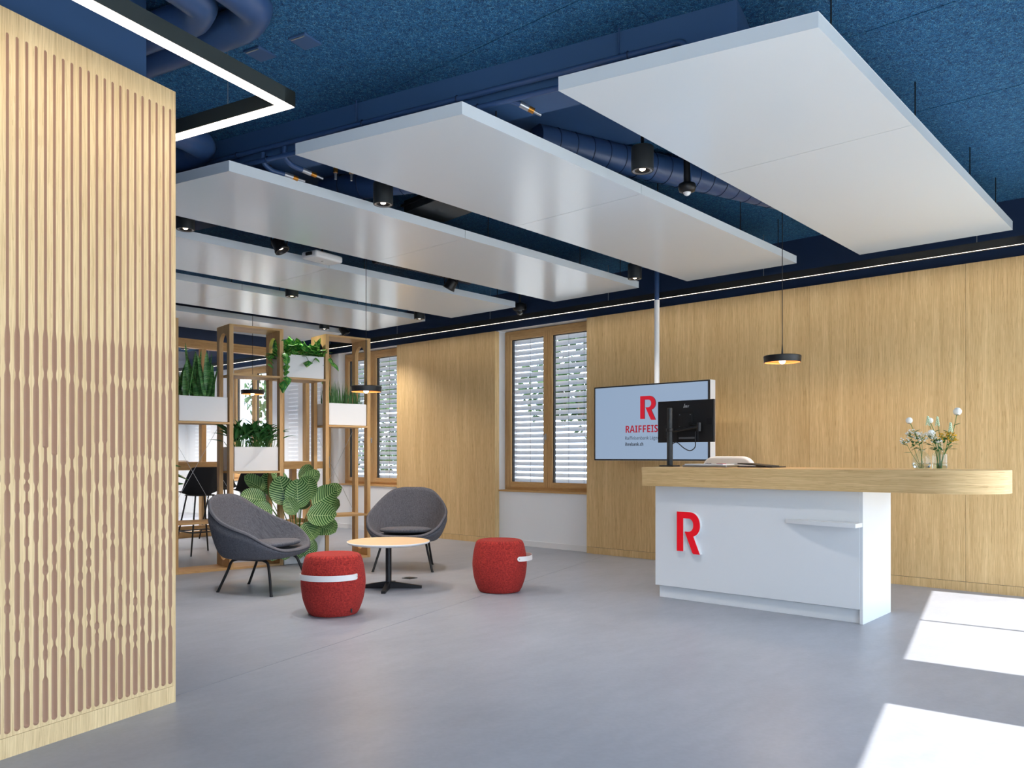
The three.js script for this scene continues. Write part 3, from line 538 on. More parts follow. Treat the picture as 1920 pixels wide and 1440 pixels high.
// ------------------------------------------------------------------ reception desk
{
  const t = thing('reception_desk', 'white reception desk with thick oak counter and red letter logo', 'desk');
  part('front_panel', rbox(-3.65, -1.965, 0.105, 0.95, -5.93, -5.9, 0.002), M.deskWhite, t);
  part('carcass', box(-3.63, -1.965, 0.1, 0.945, -6.45, -5.93), M.deskWhite, t);
  part('plinth', rbox(-3.63, -1.965, 0, 0.098, -6.45, -5.935, 0.002), M.deskWhite, t);
  part('side_panel', rbox(-1.965, -1.942, 0, 0.95, -6.53, -5.902, 0.002), M.deskWhite, t);
  const sh = new THREE.Shape(); const x0 = -3.715, x1 = -1.09, z0 = 5.8, z1 = 6.62, r = 0.41;
  sh.moveTo(x0, z0); sh.lineTo(x1 - r, z0); sh.absarc(x1 - r, (z0 + z1) / 2, r, -Math.PI / 2, Math.PI / 2, false); sh.lineTo(x0, z1); sh.closePath();
  const top = new THREE.ExtrudeGeometry(sh, { depth: 0.153, bevelEnabled: true, bevelSize: 0.003, bevelThickness: 0.002, bevelSegments: 2, curveSegments: 40 }).rotateX(-Math.PI / 2).translate(0, 0.952, 0);
  const tg = uvBox(top, 0, [0.2, 0.4]), tp = tg.attributes.position, tn = tg.attributes.normal, tu = tg.attributes.uv;
  for (let i = 0; i < tp.count; i++) if (Math.abs(tn.getY(i)) < 0.6) { const x = tp.getX(i), zc = tp.getZ(i) + (z0 + z1) / 2; const run = x > x1 - r ? x1 - r + r * (Math.PI / 2 - Math.atan2(zc, x - (x1 - r))) : zc > 0 ? x : x1 - r + Math.PI * r + (x1 - r - x); tu.setXY(i, tp.getY(i) + 0.2, run / 2); }
  part('countertop', tg, M.oak, t);
  // bag shelf: segment of a circle standing out of the front
  const bs = new THREE.Shape(); bs.moveTo(-2.5, 5.895); bs.lineTo(-2.5, 5.885); bs.bezierCurveTo(-2.35, 5.81, -2.15, 5.765, -1.945, 5.755); bs.lineTo(-1.945, 5.895); bs.closePath();
  part('bag_shelf', new THREE.ExtrudeGeometry(bs, { depth: 0.028, bevelEnabled: true, bevelSize: 0.001, bevelThickness: 0.001, bevelSegments: 1, curveSegments: 24 }).rotateX(-Math.PI / 2).translate(0, 0.698, 0), M.deskWhite, t);
  const rs = new THREE.Shape(), kx = 0.212 / 597, ky = 0.326 / 973;
  rPath((k, ...a) => { const q = a.map((v, i) => (i % 2 ? v * ky : v * kx)); k === 'M' ? rs.moveTo(...q) : k === 'L' ? rs.lineTo(...q) : rs.bezierCurveTo(...q); });
  part('letter_side', new THREE.ExtrudeGeometry(rs, { depth: 0.034, bevelEnabled: false, curveSegments: 16 }).translate(-3.42, 0.415, -5.9), M.white, t);
  part('letter_face', new THREE.ExtrudeGeometry(rs, { depth: 0.004, bevelEnabled: false, curveSegments: 16 }).translate(-3.42, 0.415, -5.866), M.logoRed, t);
}
{ // monitor with arm
  const t = thing('monitor', 'black desktop monitor seen from behind on a grey pole arm', 'monitor', [-3.53, 1.109, -6.2]);
  part('pole_foot', rbox(-0.23, -0.09, 0, 0.012, -0.06, 0.06, 0.003), M.black, t);
  part('pole', lathe([[0, 0], [0.026, 0], [0.026, 0.27], [0.024, 0.275], [0.024, 0.5], [0.02, 0.506], [0, 0.506]], 24).translate(-0.157, 0.012, 0), M.anthracite, t);
  part('clamp_collar', merge([lathe([[0.028, 0.3], [0.033, 0.302], [0.033, 0.325], [0.028, 0.328]], 24).translate(-0.157, 0.01, 0), rbox(-0.2, -0.18, 0.26, 0.36, -0.012, 0.012, 0.003)]), M.black, t);
  part('arm', merge([rod([-0.13, 0.315, -0.02], [0.09, 0.35, -0.07], 0.014, 8), rod([0.09, 0.31, -0.07], [0.09, 0.385, -0.07], 0.019, 14), rod([0.09, 0.35, -0.07], [-0.02, 0.38, -0.1], 0.014, 8)]), M.blackMetal, t);
  part('mount_plate', rbox(-0.13, 0.005, 0.34, 0.475, -0.115, -0.1, 0.003), M.black, t);
  for (const [x, y] of [[-0.115, 0.46], [-0.01, 0.46], [-0.115, 0.355]]) part('screw', rod([x, y, -0.1], [x, y, -0.096], 0.004, 8), M.steel, t);
  const s = part('screen_body', rbox(-0.35, 0.21, 0.215, 0.588, -0.14, -0.115, 0.004), M.black, t);
  part('port_cover', rbox(-0.15, 0.06, 0.222, 0.33, -0.116, -0.108, 0.002), M.blackMetal, s); part('rating_label', box(-0.13, 0.03, 0.245, 0.262, -0.1082, -0.1078), std({ color: 0x55585c, roughness: 0.6 }), s);
  part('side_badge', rbox(0.14, 0.195, 0.365, 0.425, -0.1155, -0.113, 0.001), M.blackMetal, s);
  const bars = [[-0.035, 0.035], [-0.022, 0.02], [-0.008, 0.02], [0.006, 0.02]].map(([x, h], i) => { const g = box(-0.0018, 0.0018, i ? 0 : 0.0, h, -0.0008, 0.0008); g.applyMatrix4(new THREE.Matrix4().makeShear(0, 0, 0.35, 0, 0, 0)); return g.translate(x - 0.05, 0.522, -0.1142); });
  part('logo_print', merge([...bars, box(-0.068, -0.056, 0.539, 0.5415, -0.115, -0.1134), box(-0.04, -0.03, 0.539, 0.5415, -0.115, -0.1134)]), M.white, s);
  part('cable', tube([[-0.13, 0.2, 0.0], [-0.1, 0.215, -0.01], [-0.04, 0.16, -0.05], [0.0, 0.14, -0.08], [0.035, 0.17, -0.1], [0.035, 0.24, -0.105], [0.035, 0.31, -0.108]], 0.0045, 40, 8), M.black, t);
  const p = thing('paper_stack', 'flat stack of white papers and a closed laptop on the oak counter', 'papers', [-3.3, 1.109, -6.22], 0.04);
  part('laptop', rbox(-0.2, 0.2, 0, 0.016, -0.13, 0.13, 0.004), M.steel, p); part('sheets', rbox(-0.19, 0.16, 0.0162, 0.026, -0.12, 0.11, 0.002), M.white, p); part('red_tag', box(0.08, 0.13, 0.0262, 0.03, -0.02, 0.06), std({ color: 0xa0103a, roughness: 0.6 }), p);
  const mo = thing('computer_mouse', 'dark computer mouse behind the paper stack', 'mouse', [-3.46, 1.109, -6.46], 0.3); part('mouse_shell', new THREE.SphereGeometry(0.05, 20, 10, 0, Math.PI * 2, 0, Math.PI / 2).scale(1, 0.6, 0.65), M.anthracite, mo); part('wheel', rbox(0.018, 0.034, 0.024, 0.03, -0.005, 0.005, 0.002), M.black, mo);
  const f = thing('document_folder', 'slim black folder lying open beside the paper stack', 'folder', [-2.9, 1.109, -6.34], -0.1); part('lower_cover', rbox(-0.16, 0.16, 0, 0.008, -0.11, 0.11, 0.002), M.black, f); part('upper_cover', rbox(-0.16, 0.1, 0, 0.008, -0.11, 0.11, 0.002).rotateZ(-0.08).translate(0, 0.014, 0), M.black, f);
}
{ // white task chair behind the counter
  const t = thing('task_chair', 'white upholstered chair behind the oak counter, only its rounded back top showing', 'chair', [-3.37, 0, -6.95], Math.PI);
  const bk = new THREE.Shape(); bk.moveTo(-0.2, 0); bk.bezierCurveTo(-0.27, 0.3, -0.25, 0.42, -0.12, 0.42); bk.lineTo(0.12, 0.42); bk.bezierCurveTo(0.25, 0.42, 0.27, 0.3, 0.2, 0); bk.closePath();
  part('backrest', new THREE.ExtrudeGeometry(bk, { depth: 0.03, bevelEnabled: true, bevelSize: 0.02, bevelThickness: 0.02, bevelSegments: 4, curveSegments: 16 }).rotateX(-0.1).translate(0, 0.76, -0.24), M.white, t);
  part('seat', rbox(-0.24, 0.24, 0.7, 0.77, -0.24, 0.24, 0.03, 4), M.white, t); part('column', rod([0, 0.08, 0], [0, 0.7, 0], 0.03, 16), M.steel, t); part('foot_ring', new THREE.TorusGeometry(0.22, 0.012, 8, 32).rotateX(Math.PI / 2).translate(0, 0.3, 0), M.steel, t); part('foot_ring_arm', rod([-0.22, 0.3, 0], [0.22, 0.3, 0], 0.01, 8), M.steel, t);
  part('base', lathe([[0, 0.08], [0.04, 0.08], [0.06, 0.03], [0.23, 0.012], [0.24, 0], [0, 0]], 32), M.steel, t);
}

// ------------------------------------------------------------------ seating group
function makeChair(label, pos, turn) { // local +z is the front
  const t = thing('lounge_chair', label, 'armchair', pos, turn, 'grey lounge chairs at the coffee table');
  const half = [[0, 0.855, -0.4], [0.13, 0.852, -0.395], [0.235, 0.82, -0.365], [0.33, 0.735, -0.28], [0.39, 0.65, -0.15], [0.408, 0.595, -0.01], [0.398, 0.55, 0.12], [0.345, 0.465, 0.25], [0.23, 0.402, 0.33], [0.1, 0.388, 0.352]];
  const loop = [...half.slice(1).reverse().map(([x, y, z]) => V(-x, y, z)), ...half.map(([x, y, z]) => V(x, y, z))];
  const rimCurve = new THREE.CatmullRomCurve3(loop, true, 'centripetal'), rim = (a) => rimCurve.getPoint(((a / Math.PI + 1) / 2) % 1);
  const A = 96, R = 30, pos3 = [], uv = [], idx = [];
  const prof = (a, v, outer) => {
    const p = rim(a); let q, f;
    if (!outer) { const w = Math.max(0, (v - 0.5) / 0.5); q = v < 0.5 ? v / 0.5 * 0.7 : 0.7 + 0.3 * Math.pow(w, 0.9); f = Math.pow(w, 1.35); return V(p.x * q, 0.372 + (p.y - 0.372) * f, p.z * q); }
    const w = Math.max(0, (v - 0.35) / 0.65); q = v < 0.35 ? v / 0.35 * 0.62 : 0.62 + 0.38 * Math.pow(w, 0.62); f = Math.pow(w, 1.5);
    const o = 1 + 0.1 * Math.min(1, (1 - v) * 5 + 0.35) * Math.min(1, v * 3); return V(p.x * q * o, 0.3 + (p.y - 0.012 - 0.3) * f, p.z * q * o);
  };
  const rows = []; for (let i = 0; i <= R; i++) rows.push([i / R, false]); for (let i = R; i >= 0; i--) rows.push([i / R, true]);
  rows.forEach(([v, o], i) => { for (let j = 0; j <= A; j++) { const a = (j / A * 2 - 1) * Math.PI, p = prof(a, v, o); pos3.push(p.x, p.y, p.z); uv.push((o ? p.x + p.z : p.x) * 5, (p.y + (o ? 0 : p.z)) * 5); } });
  for (let i = 0; i + 1 < rows.length; i++) for (let j = 0; j < A; j++) { const a = i * (A + 1) + j, b = a + 1, c = a + A + 1, d = c + 1; idx.push(a, c, b, b, c, d); }
  const g = new THREE.BufferGeometry(); g.setAttribute('position', new THREE.Float32BufferAttribute(pos3, 3)); g.setAttribute('uv', new THREE.Float32BufferAttribute(uv, 2)); g.setIndex(idx); g.computeVertexNormals();
  part('shell', g, M.grey, t);
  const pts = []; for (let j = 0; j < 80; j++) { const a = (j / 80 * 2 - 1) * Math.PI, p = prof(a, 1, true); pts.push(V(p.x * 1.005, p.y - 0.012, p.z * 1.005)); }
  part('piping', tube(pts, 0.006, 160, 6, true), M.greyDark, t);
  // seat cushion: soft D shaped pad
  const c3 = [], cu = [], ci = [], CN = 48, CR = 12;
  for (let i = 0; i <= CR; i++) for (let j = 0; j <= CN; j++) {
    const ph = i / CR * Math.PI, a = j / CN * Math.PI * 2, e = 2.8, q = Math.pow(Math.abs(Math.cos(a)) ** e + Math.abs(Math.sin(a)) ** e, -1 / e), s = Math.pow(Math.sin(ph), 0.45);
    const x = Math.cos(a) * q * s * 0.268, z = Math.sin(a) * q * s * 0.25 + 0.07; c3.push(x, 0.414 + Math.sign(Math.cos(ph)) * Math.pow(Math.abs(Math.cos(ph)), 0.8) * 0.032 + z * 0.05, z); cu.push(x * 5, z * 5);
  }
  for (let i = 0; i < CR; i++) for (let j = 0; j < CN; j++) { const a = i * (CN + 1) + j, b = a + 1, c = a + CN + 1, d = c + 1; ci.push(a, b, c, b, d, c); }
  const cg = new THREE.BufferGeometry(); cg.setAttribute('position', new THREE.Float32BufferAttribute(c3, 3)); cg.setAttribute('uv', new THREE.Float32BufferAttribute(cu, 2)); cg.setIndex(ci); cg.computeVertexNormals();
  part('seat_cushion', cg, M.grey, t);
  for (const s of [-1, 1]) {
    part('leg', tube([[s * 0.31, 0.004, 0.29], [s * 0.255, 0.2, 0.235], [s * 0.235, 0.275, 0.205], [s * 0.222, 0.296, 0.15]], 0.012, 24, 10), M.black, t);
    part('leg', tube([[s * 0.235, 0.004, -0.29], [s * 0.215, 0.2, -0.2], [s * 0.21, 0.275, -0.165], [s * 0.215, 0.296, -0.1]], 0.012, 24, 10), M.black, t);
    part('side_rail', rod([s * 0.222, 0.296, 0.15], [s * 0.215, 0.296, -0.1], 0.012, 10), M.black, t);
    for (const [x, z] of [[0.31, 0.29], [0.235, -0.29]]) part('glide', rod([s * x, 0, z], [s * x, 0.012, z], 0.014, 10), M.black, t);
  }
  part('cross_rail', rod([-0.22, 0.296, 0.06], [0.22, 0.296, 0.06], 0.012, 10), M.black, t);
  return t;
}
makeChair('grey upholstered lounge chair beside the plant shelf, turned sideways', [-6.49, 0, -3.86], Math.atan2(0.895, -0.446));
makeChair('grey upholstered lounge chair behind the coffee table, facing outwards from the window', [-6.567, 0, -5.634], Math.atan2(0.646, 0.764));
{
  const t = thing('coffee_table', 'round low table with pale wood top and black cross foot', 'table', [-5.7, 0, -4.67], 0.731);
  part('table_top', uvBox(new THREE.CylinderGeometry(0.368, 0.368, 0.004, 72).translate(0, 0.428, 0), 0, [0, 0]), M.pale, t);
  part('table_rim', lathe([[0, 0.404], [0.34, 0.404], [0.366, 0.412], [0.374, 0.422], [0.373, 0.428], [0.366, 0.4299], [0, 0.426]], 72), M.white, t);
  part('column', rod([0, 0.04, 0], [0, 0.405, 0], 0.027, 24), M.blackMetal, t);
  part('top_plate', rbox(-0.1, 0.1, 0.396, 0.405, -0.1, 0.1, 0.003), M.black, t);
  for (let k = 0; k < 4; k++) { const f = new THREE.Shape(); f.moveTo(0, 0); f.lineTo(0.3, 0); f.lineTo(0.3, 0.018); f.lineTo(0.03, 0.058); f.lineTo(0, 0.058); f.closePath(); part('foot', new THREE.ExtrudeGeometry(f, { depth: 0.034, bevelEnabled: true, bevelSize: 0.002, bevelThickness: 0.002, bevelSegments: 1 }).translate(0, 0.002, -0.017).rotateY(k * Math.PI / 2), M.blackMetal, t); }
}
function pouf(label, x, z, strapTurn) {
  const t = thing('red_stool', label, 'stool', [x, 0, z], strapTurn, 'red barrel stools with white straps');
  const pr = [[0, 0.0], [0.16, 0.002], [0.185, 0.012], [0.205, 0.05], [0.228, 0.12], [0.24, 0.2], [0.243, 0.25], [0.236, 0.33], [0.222, 0.4], [0.21, 0.435], [0.195, 0.452], [0.16, 0.459], [0, 0.46]];
  const cv = new THREE.SplineCurve(pr.map(([a, b]) => new THREE.Vector2(a, b))).getPoints(60).map((p) => [Math.max(0, p.x), Math.max(0, p.y)]);
  const g = lathe(cv, 64), uv = g.attributes.uv, p = g.attributes.position; for (let i = 0; i < uv.count; i++) uv.setXY(i, uv.getX(i) * 6, p.getY(i) * 3.8 + Math.hypot(p.getX(i), p.getZ(i)) * 3.8);
  part('cover', g, M.red, t);
  // strap: band standing off the body between two studs, centred on local +z
  const pos = [], idx = [], N = 140, half = 1.05, yc = 0.305, hh = 0.021;
  for (let i = 0; i <= N; i++) {
    const s = i / N * 2 - 1, a = s * half, r = 0.2425 + 0.045 * (1 - s ** 4), w = hh * Math.sqrt(Math.max(0.04, 1 - Math.max(0, (Math.abs(s) - 0.93) / 0.07) ** 2));
    for (const [dr, dy] of [[0, -w], [0, w], [0.005, w], [0.005, -w]]) pos.push(Math.sin(a) * (r + dr), yc + dy, Math.cos(a) * (r + dr));
  }
  for (let i = 0; i < N; i++) for (let k = 0; k < 4; k++) { const a = i * 4 + k, b = i * 4 + (k + 1) % 4; idx.push(a, b, a + 4, b, b + 4, a + 4); }
  idx.push(0, 2, 1, 0, 3, 2, N * 4, N * 4 + 1, N * 4 + 2, N * 4, N * 4 + 2, N * 4 + 3);
  const sg = new THREE.BufferGeometry(); sg.setAttribute('position', new THREE.Float32BufferAttribute(pos, 3)); sg.setIndex(idx); const sn = sg.toNonIndexed(); sn.computeVertexNormals();
  const st = part('carry_strap', sn, M.leather, t);
  for (const s of [-1, 1]) { const a = s * half * 0.93; part('stud', rod([Math.sin(a) * 0.246, yc, Math.cos(a) * 0.246], [Math.sin(a) * 0.258, yc, Math.cos(a) * 0.258], 0.006, 10), M.anthracite, st); }
  part('fabric_tag', box(-0.001, 0.012, 0.03, 0.06, -0.001, 0.001).translate(0.0, 0, 0.212).rotateY(0.9), M.black, t);
}
pouf('red fabric barrel stool in front of the coffee table, white strap across its front', -5.1, -3.64, 40 * D2R);
pouf('red fabric barrel stool beside the oak cladding, white strap at its side', -4.85, -5.24, 142 * D2R);

{
  const o = thing('floor_outlet', 'small dark floor outlet beside the coffee table', 'outlet', [-6.011, 0, -5.190], 0.1);
  part('cover_plate', rbox(-0.055, 0.055, 0, 0.004, -0.055, 0.055, 0.0015), M.anthracite, o); part('flap', rbox(-0.035, 0.035, 0.004, 0.007, -0.035, 0.035, 0.001), M.black, o);
}

// ------------------------------------------------------------------ plant shelf
const SHT = Math.atan2(0.99, 0.1415), SHO = [-7.931, -3.755]; // local x along the run, local z to the front
const shelfPt = (x, y, z) => [SHO[0] + Math.cos(SHT) * x + Math.sin(SHT) * z, y, SHO[1] - Math.sin(SHT) * x + Math.cos(SHT) * z];
{
  const t = thing('plant_shelf', 'tall open oak plant shelf with slotted uprights', 'shelf', [SHO[0], 0, SHO[1]], SHT);
  const up = (() => { // upright with one long round-ended slot
    const s = new THREE.Shape(); s.moveTo(-0.37, 0); s.lineTo(0, 0); s.lineTo(0, 2.6); s.lineTo(-0.37, 2.6); s.closePath();
    const h = new THREE.Path(), a = -0.295, b = -0.075, m = -0.185, r = 0.11; h.moveTo(a, 0.2); h.absarc(m, 0.2, r, Math.PI, 0, false); h.lineTo(b, 2.41); h.absarc(m, 2.41, r, 0, Math.PI, false); h.closePath(); s.holes.push(h);
    return uvBox(new THREE.ExtrudeGeometry(s, { depth: 0.042, bevelEnabled: false, curveSegments: 24 }).rotateY(-Math.PI / 2).translate(0.021, 0, 0), 1, [0.1, 0]);
  })();
  const xs = [-0.545, 0, 0.563, 1.12, 1.67, 2.21]; for (const x of xs) part('upright', up, M.brown, t).position.x = x;
  const sh = (i, y, j = i + 1) => part('shelf_board', wbox(xs[i] + 0.021, xs[j] - 0.021, y - 0.022, y, -0.37, 0, 0), M.brown, t);
  for (const [i, y] of [[0, 2.1], [0, 0.52], [1, 1.56], [1, 0.52], [2, 2.6], [2, 2.08], [2, 1.04], [3, 2.08], [4, 2.6], [4, 1.56], [4, 0.52], [0, 0.022], [1, 0.022], [2, 0.022], [4, 0.022]]) sh(i, y);
  for (const [i, a, b] of [[1, 0.56, 1.5], [2, 0.1, 0.98], [4, 0.56, 1.5]]) for (const s of [0, 1]) part('brace_wire', rod([xs[i] + 0.02, s ? a : b, -0.36], [xs[i + 1] - 0.02, s ? b : a, -0.36], 0.0022, 5), M.steel, t);
}
// leaf blade along +y, bending towards +z
function blade(L, W, bend, fold, shape, n = 10, m = 4) {
  const pos = [], uv = [], idx = [];
  for (let i = 0; i <= n; i++) { const t = i / n, a = bend * t, w = W / 2 * shape(t), y = bend ? L * Math.sin(a) / bend : L * t, z = bend ? L * (1 - Math.cos(a)) / bend : 0;
    for (let j = 0; j <= m; j++) { const s = j / m * 2 - 1, f = fold * w * s * s; pos.push(s * w, y - Math.sin(a) * f, z + Math.cos(a) * f); uv.push(j / m, t); } }
  for (let i = 0; i < n; i++) for (let j = 0; j < m; j++) { const a = i * (m + 1) + j, b = a + 1, c = a + m + 1, d = c + 1; idx.push(a, b, c, b, d, c); }
  const g = new THREE.BufferGeometry(); g.setAttribute('position', new THREE.Float32BufferAttribute(pos, 3)); g.setAttribute('uv', new THREE.Float32BufferAttribute(uv, 2)); g.setIndex(idx); g.computeVertexNormals(); return g;
}
function planter(label, x0, x1, y, h, depth = 0.33, z = -0.02) {
  const c = shelfPt((x0 + x1) / 2, y, z - depth / 2), t = thing('planter', label, 'plant', c, SHT), w = (x1 - x0) / 2;
  part('planter_box', merge([rbox(-w, w, 0.002, 0.012, -depth / 2, depth / 2, 0.004), rbox(-w, w, 0.004, h, depth / 2 - 0.01, depth / 2, 0.004), rbox(-w, w, 0.004, h, -depth / 2, -depth / 2 + 0.01, 0.004), rbox(-w, -w + 0.01, 0.004, h, -depth / 2, depth / 2, 0.004), rbox(w - 0.01, w, 0.004, h, -depth / 2, depth / 2, 0.004)]), M.planter, t);
  part('soil', box(-w + 0.01, w - 0.01, h - 0.05, h - 0.03, -depth / 2 + 0.01, depth / 2 - 0.01), M.soil, t);
  return t;
}
const leafAt = (t, geo, mat, p, turn, lean, s = 1, name = 'leaf') => { const m = part(name, geo, mat, t); m.position.set(...p); m.rotation.set(lean, turn, 0, 'YXZ'); m.scale.setScalar(s); return m; };
{ // broad snake plants
  seed = 31; const t = planter('white planter with broad upright snake plant leaves on the upper shelf', 0.03, 0.53, 1.56, 0.262);
  const sw = (q) => Math.pow(Math.max(0, 1 - Math.pow(q, 3.2)), 0.75) * (0.62 + 0.38 * Math.sin(Math.min(1, q * 1.6) * 1.57)), gs = [0.56, 0.47, 0.37].map((L, i) => blade(L, 0.078 - i * 0.006, 0.12, 0.4, sw, 12));
  for (let i = 0; i < 24; i++) { const x = i < 6 ? rr(-0.23, -0.15) : rr(-0.06, 0.14); leafAt(t, gs[i % 3], M.snake, [x, 0.21, rr(-0.11, 0.12)], rr(0, 6.28), rr(0.02, 0.2) + (i % 5 === 0 ? 0.24 : 0), rr(0.85, 1.15)); }
}
{ // thin snake plants
  seed = 57; const t = planter('white planter with a thicket of thin spiky leaves at the shelf end', 1.70, 2.19, 1.56, 0.255);
  const gs = [0.3, 0.25, 0.2].map((L) => new THREE.ConeGeometry(0.0075, L, 6, 1).translate(0, L / 2, 0));
  for (let i = 0; i < 110; i++) leafAt(t, gs[i % 3], M.thinSnake, [rr(-0.22, 0.22), 0.21, rr(-0.13, 0.14)], rr(0, 6.28), rr(0, 0.22), rr(0.85, 1.2), 'spike');
}
{ // dense leafy plant in the middle
  seed = 83; const t = planter('white planter with dense lance-shaped green leaves above the lounge chair', 0.6, 1.09, 1.04, 0.262);
  const sh = (q) => Math.pow(Math.sin(Math.PI * Math.pow(q, 0.75)), 0.9), gs = [0.21, 0.18, 0.23].map((L, i) => blade(L, 0.056, 0.8 + 0.25 * i, 0.35, sh, 8)), st = new THREE.CylinderGeometry(0.0028, 0.004, 1, 5).translate(0, 0.5, 0);
  for (let i = 0; i < 150; i++) {
    const x = rr(-0.22, 0.22), z = rr(-0.13, 0.14), turn = rr(0, 6.28), lean = rr(0.02, 0.4) + (i % 9 === 0 ? 0.45 : 0), L = rr(0.1, 0.24);
    const s = leafAt(t, st, M.stem, [x, 0.21, z], turn, lean, 1, 'stalk'); s.scale.set(1, L, 1);
    const e = V(0, L, 0).applyEuler(new THREE.Euler(lean, turn, 0, 'YXZ')); leafAt(t, gs[i % 3], M.agl, [x + e.x, 0.21 + e.y, z + e.z], turn + rr(-0.5, 0.5), lean + rr(0.1, 0.6), rr(0.8, 1.15));
  }
}
const heart = (q) => (q < 0.25 ? Math.sqrt(q / 0.25) * 1.0 : Math.pow(Math.max(0, 1 - (q - 0.25) / 0.75), 0.8));
{ // trailing plant
  seed = 140; const t = planter('white planter with trailing heart-shaped leaves high on the shelf', 1.15, 1.64, 2.08, 0.255);
  const gs = [0.13, 0.15, 0.11].map((L) => blade(L, L * 0.78, 0.5, 0.3, heart, 8));
  for (let i = 0; i < 150; i++) { const x = rr(-0.27, 0.27), z = rr(-0.15, 0.18), turn = rr(0, 6.28); leafAt(t, gs[i % 3], M.pothos, [x, 0.21 + rr(0, 0.2) * (1 - Math.abs(x) * 1.4), z], turn, rr(0.2, 1.8), rr(0.8, 1.15)); }
  const vine = (pts, n) => { const cv = new THREE.CatmullRomCurve3(pts.map((p) => V(...p))); part('vine', new THREE.TubeGeometry(cv, 24, 0.0028, 5), M.stem, t); for (let i = 1; i <= n; i++) { const p = cv.getPointAt(i / n); leafAt(t, gs[i % 3], M.pothos, [p.x, p.y, p.z], rr(-0.9, 0.9), rr(1.9, 2.7), rr(0.7, 1.05)); } };
  vine([[-0.2, 0.24, 0.1], [-0.25, 0.27, 0.2], [-0.24, 0.15, 0.23], [-0.235, 0.0, 0.22], [-0.27, -0.05, 0.23]], 7);
  vine([[-0.2, 0.24, 0.0], [-0.32, 0.27, 0.08], [-0.38, 0.22, 0.12], [-0.4, 0.14, 0.13]], 6); vine([[0.2, 0.23, 0.05], [0.3, 0.28, 0.15], [0.34, 0.2, 0.2]], 4); vine([[0.2, 0.24, -0.1], [0.33, 0.24, -0.1], [0.37, 0.1, -0.08], [0.37, 0.02, -0.07]], 4); vine([[-0.05, 0.24, 0.12], [0.0, 0.24, 0.2], [0.06, 0.17, 0.2], [0.14, 0.24, 0.17]], 2);
}
const roundLeaf = (q) => Math.sqrt(Math.max(0, 1 - (2 * q - 1) ** 2)) * (1 - 0.12 * q);
{ // big striped plant on the floor between the shelf uprights
  seed = 211; const t = planter('white floor planter with huge round striped leaves under the shelf', 1.148, 1.642, 0.0, 0.34, 0.36, 0.0);
  const gs = [0.3, 0.27, 0.33].map((L, i) => blade(L, L * 0.86, 0.7 + 0.2 * i, 0.22, roundLeaf, 14, 8)), st = new THREE.CylinderGeometry(0.005, 0.007, 1, 6).translate(0, 0.5, 0);
  const stalk = (x, y, z) => { const m = part('stalk', rod([x * 0.25, 0.29, z * 0.2], [x, y, z], 0.005, 6, 0.004), M.stem, t); return m; };
  // [sideways, height, forward, roll towards the tip, tilt back, size]
  const L0 = [[-0.34, 0.72, 0.12, 1.5, -0.5, 1], [-0.3, 0.62, 0.2, 1.75, -0.4, 1], [-0.16, 0.66, 0.24, 0.25, -0.35, 1.15], [-0.05, 0.62, 0.3, 0.05, -0.25, 1.2], [-0.1, 0.56, 0.33, 0.5, -0.5, 0.85], [0.06, 0.7, 0.16, -0.35, -0.45, 1], [0.1, 0.86, 0.05, -0.9, -0.8, 0.95], [-0.05, 0.9, 0.0, 0.9, -0.9, 0.9], [0.16, 0.66, 0.2, -1.2, -0.55, 1.1], [0.02, 0.56, 0.36, -1.75, -0.45, 1.2], [0.1, 0.46, 0.36, -2.1, -0.4, 1.05], [0.0, 0.47, 0.34, -2.6, -0.3, 1], [-0.15, 0.48, 0.3, 2.4, -0.35, 0.95], [0.32, 0.74, 0.05, -1.45, -0.7, 1.15], [0.3, 0.62, 0.12, -1.8, -0.5, 0.95], [-0.28, 0.84, -0.05, 1.1, -0.8, 0.95], [0.2, 0.9, -0.12, -0.4, -0.6, 0.9], [-0.12, 0.76, -0.1, 0.5, -0.5, 1], [0.12, 0.6, -0.15, -0.5, 0.6, 1], [-0.2, 0.6, -0.18, 0.8, 0.7, 1], [-0.42, 0.55, 0.05, 2.0, -0.4, 0.9], [0.24, 0.48, 0.22, -2.3, -0.3, 0.95]];
  L0.forEach(([sx, y, z, roll, tilt, k], i) => { const x = sx - 0.085; stalk(x, y, z); const m = part('leaf', gs[i % 3], M.orb, t); m.position.set(x, y, z); m.rotation.set(tilt, -0.42 + rr(-0.2, 0.2), roll, 'YXZ'); m.scale.setScalar(k * 0.95); });
  for (const [x, tr] of [[-0.38, -0.5], [-0.28, 0.0], [-0.13, 0.3], [0.02, -0.2]]) leafAt(t, gs[1], M.orb, [x, 0.3, 0.2], tr, 2.35, 0.95);
}
{ // glossy plant between the grooved wall and the shelf
  seed = 300; const t = planter('white planter with large glossy leaves beside the grooved wall end', -0.52, -0.04, 0.52, 0.262);
  const g = blade(0.24, 0.13, 0.7, 0.3, (q) => Math.sin(Math.PI * Math.pow(q, 0.8)), 10, 6), st = new THREE.CylinderGeometry(0.004, 0.006, 1, 5).translate(0, 0.5, 0);
  for (let i = 0; i < 18; i++) { const x = rr(-0.15, 0.18), z = rr(-0.1, 0.1), turn = i < 6 ? rr(0.9, 2.0) : rr(0, 6.28), lean = rr(0.1, 0.7), L = rr(0.15, 0.4), s = leafAt(t, st, M.stem, [x, 0.21, z], turn, lean, 1, 'stalk'); s.scale.set(1, L, 1); const e = V(0, L, 0).applyEuler(new THREE.Euler(lean, turn, 0, 'YXZ')); leafAt(t, g, M.bigleaf, [x + e.x, 0.21 + e.y, z + e.z], turn, lean + rr(0.4, 1.3), rr(0.85, 1.15)); }
}

